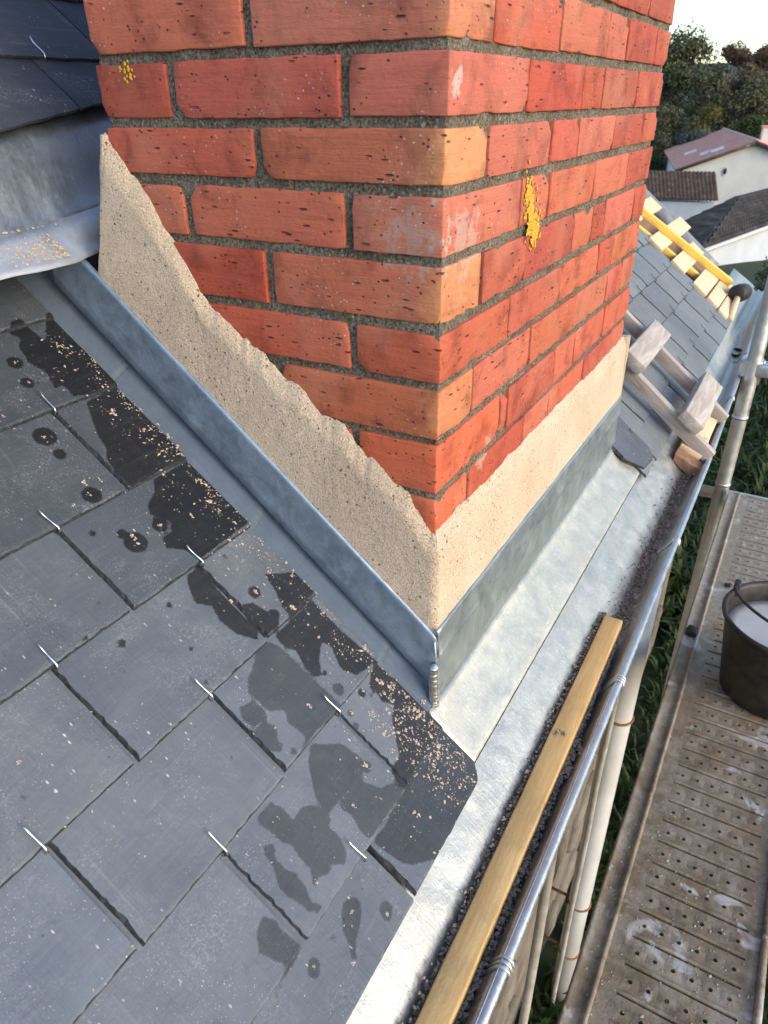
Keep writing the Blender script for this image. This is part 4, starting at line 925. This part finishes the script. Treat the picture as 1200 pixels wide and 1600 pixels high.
for x, f_, w, l in ((2.6, .47, .9, .55), (3.2, .62, .7, .5), (8.2, .78, .7, .55)):
    V, F = rbox(w * 1.5, l * 1.6, .10, .02, (2, 2, 1)); me = addmesh('skylight', [v - Vector((w * .75, l * .8, 0)) for v in V], F, MB['glass']); s_ = sub('skylight', me, h1, (x, W2 * f_, RH - (RH - EH) * f_ + .2)); s_.rotation_euler.x = -sl_
V, F = lathe([(.0, .0), (.15, .0), (.16, .05), (.20, .05), (.20, .0)], 20); V = [(-v[2], v[0] * .8, v[1] * 1.4) for v in V]; sub('gable_vent', addmesh('gable_vent', V, F, MB['plaster2'], True), h1, (-.0, 1.55, 3.62))
V, F = lathe([(.0, .0), (.12, .0)], 16); V = [(-.02, v[0] * .8, v[1] * 1.5) for v in V]; sub('vent_opening', addmesh('vent_opening', V, F, MB['darkhole']), h1, (-.05, 1.55, 3.62))
V, F = rbox(.12, 1.0, 1.5, .01, (1, 1, 1)); sub('door', addmesh('door', V, F, MB['darkhole']), h1, (-.08, 2.1, .0))
V, F = rbox(.8, .7, 1.7, .03, (2, 2, 2)); c_ = sub('house_chimney', addmesh('house_chimney', V, F, MB['plaster']), h1, (5.0, -1.75, RH - .9))
V, F = rbox(.95, .85, .12, .02, (1, 1, 1)); sub('chimney_cap', addmesh('chimney_cap', V, F, MB['tile_red']), c_, (-.07, -.07, 1.7))

s1 = empty('brown_roof_shed', (47.5, 7.5, -6.9), 'low white shed with a mossy brown corrugated tile roof before the terracotta house', 'shed')
B = Vector(s1.location)
V, F = corr_roof(Vector((50.9, 6.0, -4.05)) - B, Vector((50.0, 14.5, -4.05)) - B, Vector((46.4, 13.2, -5.22)) - B, Vector((47.4, 5.1, -5.25)) - B, 38, .07, 9)
solid(sub('roof', addmesh('roof', V, F, MB['tile_brown'], True), s1), .08)
V, F = rbox(3.0, 8.2, 1.75, .02, (1, 1, 1)); o = sub('wall', addmesh('wall', V, F, MB['plaster2']), s1, (.1, -2.2, -.25)); o.rotation_euler.z = R(7)
V, F = rbox(.1, 1.1, .75, .01, (1, 1, 1)); o = sub('window', addmesh('window', V, F, MB['darkhole']), s1, (-.02, 1.5, .35)); o.rotation_euler.z = R(7)

d1 = empty('dark_roof_house', (23.15, 2.58, -4.7), 'pale house corner under a dark tiled hip roof at the right edge', 'house')
B = Vector(d1.location); e = Vector((.976, -.218, 0)); pn = Vector((.218, .976, 0)); c0 = Vector((23.05, 2.55, -3.95)); ht = Vector((28.2, 2.35, -3.05))
V, F = corr_roof(ht - B, ht + e * 11 - B, c0 + e * 15.5 - B, c0 - B, 60, .035, 10); solid(sub('roof', addmesh('roof', V, F, MB['tile_dark'], True), d1), .06)
cb = c0 + pn * 1.9
V, F = corr_roof(ht - B, ht + e * .02 - B, c0 - B, cb - B, 16, .03, 8); solid(sub('roof', addmesh('roof', V, F, MB['tile_dark'], True), d1), .06)
V, F = corr_roof(ht - B, ht + e * 11 - B, cb + e * 15.5 - B, cb - B, 60, .035, 10); solid(sub('roof', addmesh('roof', V, F, MB['tile_dark'], True), d1), .06)
V = [c0 + e * .3 + pn * .2, c0 + e * 15 + pn * .2, cb + e * 15 - pn * .2, cb + e * .3 - pn * .2]; V = [v - B for v in V]; V = [Vector((v.x, v.y, .65)) for v in V] + [Vector((v.x, v.y, -1.6)) for v in V]
sub('wall', addmesh('wall', V, [(0, 4, 5, 1), (1, 5, 6, 2), (2, 6, 7, 3), (3, 7, 4, 0)], MB['plaster2']), d1)
V, F = tube([c0 - B + e * -.1 - pn * .08 + Vector((0, 0, -.03)), c0 + e * 15.5 - pn * .08 - B + Vector((0, 0, -.03))], .07, 10); sub('eaves_gutter', addmesh('eaves_gutter', V, F, MB['pvc'], True), d1)

# ------------------------------------------------------------------ trees and shrubs
def leaf_quads(J, c, rad, n, size, rg, shell=.55):
    for i in range(n):
        d = Vector((rg.gauss(0, 1), rg.gauss(0, 1), rg.gauss(0, 1))).normalized(); k = shell + (1 - shell) * rg.random() ** .6
        p = Vector(c) + Vector((d.x * rad[0], d.y * rad[1], d.z * rad[2])) * k
        nn = (d + Vector((rg.gauss(0, .6), rg.gauss(0, .6), rg.gauss(0, .6) + .3))).normalized(); t = nn.orthogonal().normalized(); t = Matrix.Rotation(rg.uniform(0, 6.28), 3, nn) @ t; b2 = nn.cross(t)
        s = size * rg.uniform(.6, 1.4)
        J.add([p - t * s, p - b2 * s * .5 + nn * s * .1, p + t * s, p + b2 * s * .5 + nn * s * .12], [(0, 1, 2, 3)])
def tree(name, loc, H, rad, lm, label, cat, group, seed, nl=4200, size=.26, blobs=26, trunk=.28, low=.25):
    rg = random.Random(seed); t = empty(name, loc, label, cat, group)
    J = Join(); pts = [Vector((0, 0, -.3))]; q = Vector((0, 0, 0))
    for i in range(1, 7): q = Vector((rg.gauss(0, .03) * H * .3, rg.gauss(0, .03) * H * .3, H * .8 * i / 6)); pts.append(q)
    J.add(*tube(pts, [trunk * (1 - .85 * i / 6) for i in range(7)], 9))
    C = []
    for i in range(blobs):
        z = low + (1 - low) * rg.random() ** .8; w = math.sin(min(1, (1.04 - z) / (1.04 - low) * 1.35) * math.pi / 2) ** .7 * (.55 + .45 * rg.random()); a = rg.uniform(0, 6.28)
        c = Vector((math.cos(a) * rad * w * .85, math.sin(a) * rad * w * .85, z * H * .93)); C.append(c)
        k = pts[min(6, max(1, int(z * 5)))]; J.add(*tube([k, k.lerp(c, .5) + Vector((0, 0, -.03 * H)), c], [trunk * .3, trunk * .16, trunk * .05], 6))
    me = addmesh('trunk', J.V, J.F, MB['bark'], True); sub('trunk', me, t)
    J = Join()
    for c in C:
        br = rad * rg.uniform(.22, .46); leaf_quads(J, c, (br, br, br * rg.uniform(.6, .95)), int(nl * 1.9 / blobs), size * .72, rg, .35)
    sub('crown', addmesh('crown', J.V, J.F, lm), t); return t
WG = 'trees of the wood behind the houses'; SG = 'shrubs in front of the wood'
TREES = [
    ('broadleaf_tree', (98, 18.2, -7.6), 14.7, 5.2, 'dark', 'tallest dark green tree of the wood, just right of the chimney', 'tree', WG, 1, 6500, .27, 40),
    ('broadleaf_tree', (104, 13.2, -7.2), 12.6, 3.6, 'brown', 'russet brown autumn tree right of the tallest dark tree', 'tree', WG, 2, 4200, .27, 26),
    ('broadleaf_tree', (101, 9.2, -7.4), 12.6, 3.8, 'brown', 'reddish brown treetop at the right edge of the picture', 'tree', WG, 3, 4200, .27, 26),
    ('broadleaf_tree', (103, 22.6, -7.3), 12.6, 4.6, 'dark', 'dark tree half hidden behind the chimney edge', 'tree', WG, 4, 4500, .27, 28),
    ('broadleaf_tree', (91, 13.0, -7.9), 10.3, 4.2, 'olive', 'thin grey olive tree in the middle of the wood', 'tree', WG, 5, 3000, .25, 26),
    ('broadleaf_tree', (90, 9.0, -7.9), 10.2, 3.8, 'olive', 'sparse olive tree with bare pale limbs above the gable', 'tree', WG, 6, 1900, .25, 24),
    ('broadleaf_tree', (93, 5.0, -7.8), 11.0, 4.2, 'dark', 'dark tree outside the right edge of the wood', 'tree', WG, 7, 3000, .28, 24),
    ('broadleaf_tree', (100, 29.0, -7.5), 13.0, 5.0, 'olive', 'olive tree at the left of the wood behind the chimney', 'tree', WG, 8, 3000, .3, 24),
    ('broadleaf_tree', (98, .0, -7.5), 12.0, 4.5, 'brown', 'brown tree far right of the wood', 'tree', WG, 9, 3000, .3, 24),
    ('broadleaf_tree', (100, -7.0, -7.5), 12.5, 5.0, 'dark', 'dark tree at the far right end of the wood', 'tree', WG, 10, 3000, .3, 24),
    ('rounded_shrub', (82, 11.4, -8.1), 7.2, 2.3, 'yellow', 'yellow green rounded shrub above the terracotta ridge', 'shrub', SG, 11, 3200, .2, 22, .15, .1),
    ('rounded_shrub', (83, 15.2, -8.1), 7.3, 3.0, 'olive', 'broad olive shrub above the left of the terracotta roof', 'shrub', SG, 12, 3600, .2, 26, .15, .1),
    ('rounded_shrub', (78.5, 11.9, -8.2), 5.5, 2.3, 'silver', 'silvery grey shrub directly behind the terracotta ridge', 'shrub', SG, 13, 3000, .18, 22, .15, .1),
    ('rounded_shrub', (78.5, 16.3, -8.2), 5.4, 2.6, 'mid', 'dark green shrub beside the chimney above the terracotta eave', 'shrub', SG, 14, 3000, .2, 22, .15, .1),
    ('rounded_shrub', (85, 7.6, -8.1), 6.4, 2.8, 'mid', 'green shrub behind the apex of the white gable', 'shrub', SG, 15, 3000, .2, 22, .15, .1),
]
for a_ in TREES: tree(a_[0], a_[1], a_[2], a_[3], LEAF[a_[4]], *a_[5:])
tree('garden_shrub', (9.45, -.30, GZ - .05), 2.05, .62, LEAF['mid'], 'leafy green garden shrub showing at the right edge above the zinc', 'shrub', None, 33, 2600, .035, 30, .03, .2)
# undergrowth of the garden below the scaffold
J = Join(); rg = random.Random(9)
def blade(p, L, w, rg, lean):
    a = rg.uniform(0, 6.28); d = Vector((math.cos(a), math.sin(a), 0)); sd_ = Vector((-d.y, d.x, 0)) * w; p = Vector(p); m = p + Vector((0, 0, L * .6)) + d * L * lean * .4; e = p + Vector((0, 0, L * (.75 if lean > .5 else 1))) + d * L * lean
    J.add([p - sd_ * .6, p + sd_ * .6, m + sd_, m - sd_, e], [(0, 1, 2, 3), (3, 2, 4)])
for i in range(17000):
    x = rg.uniform(.3, 13) if rg.random() < .5 else rg.uniform(.3, 5); y = rg.gauss(-.35, .75)
    if x < 3.5 and y > -.1: continue
    hh = .55 + .45 * nz((x * .9, y * .9, 2))
    blade((x, y, gz(x, y) - .01), rg.uniform(.06, .22) * (hh + .3) * (1 if x < 4 else 1.6), rg.uniform(.004, .012) * (1 if x < 3 else 2.0), rg, rg.uniform(.2, 1.1))
tag(mesh('undergrowth', J.V, J.F, LEAF['grass']), 'dark green grass and leafy ground cover in the garden below the scaffold', 'grass', kind='stuff')
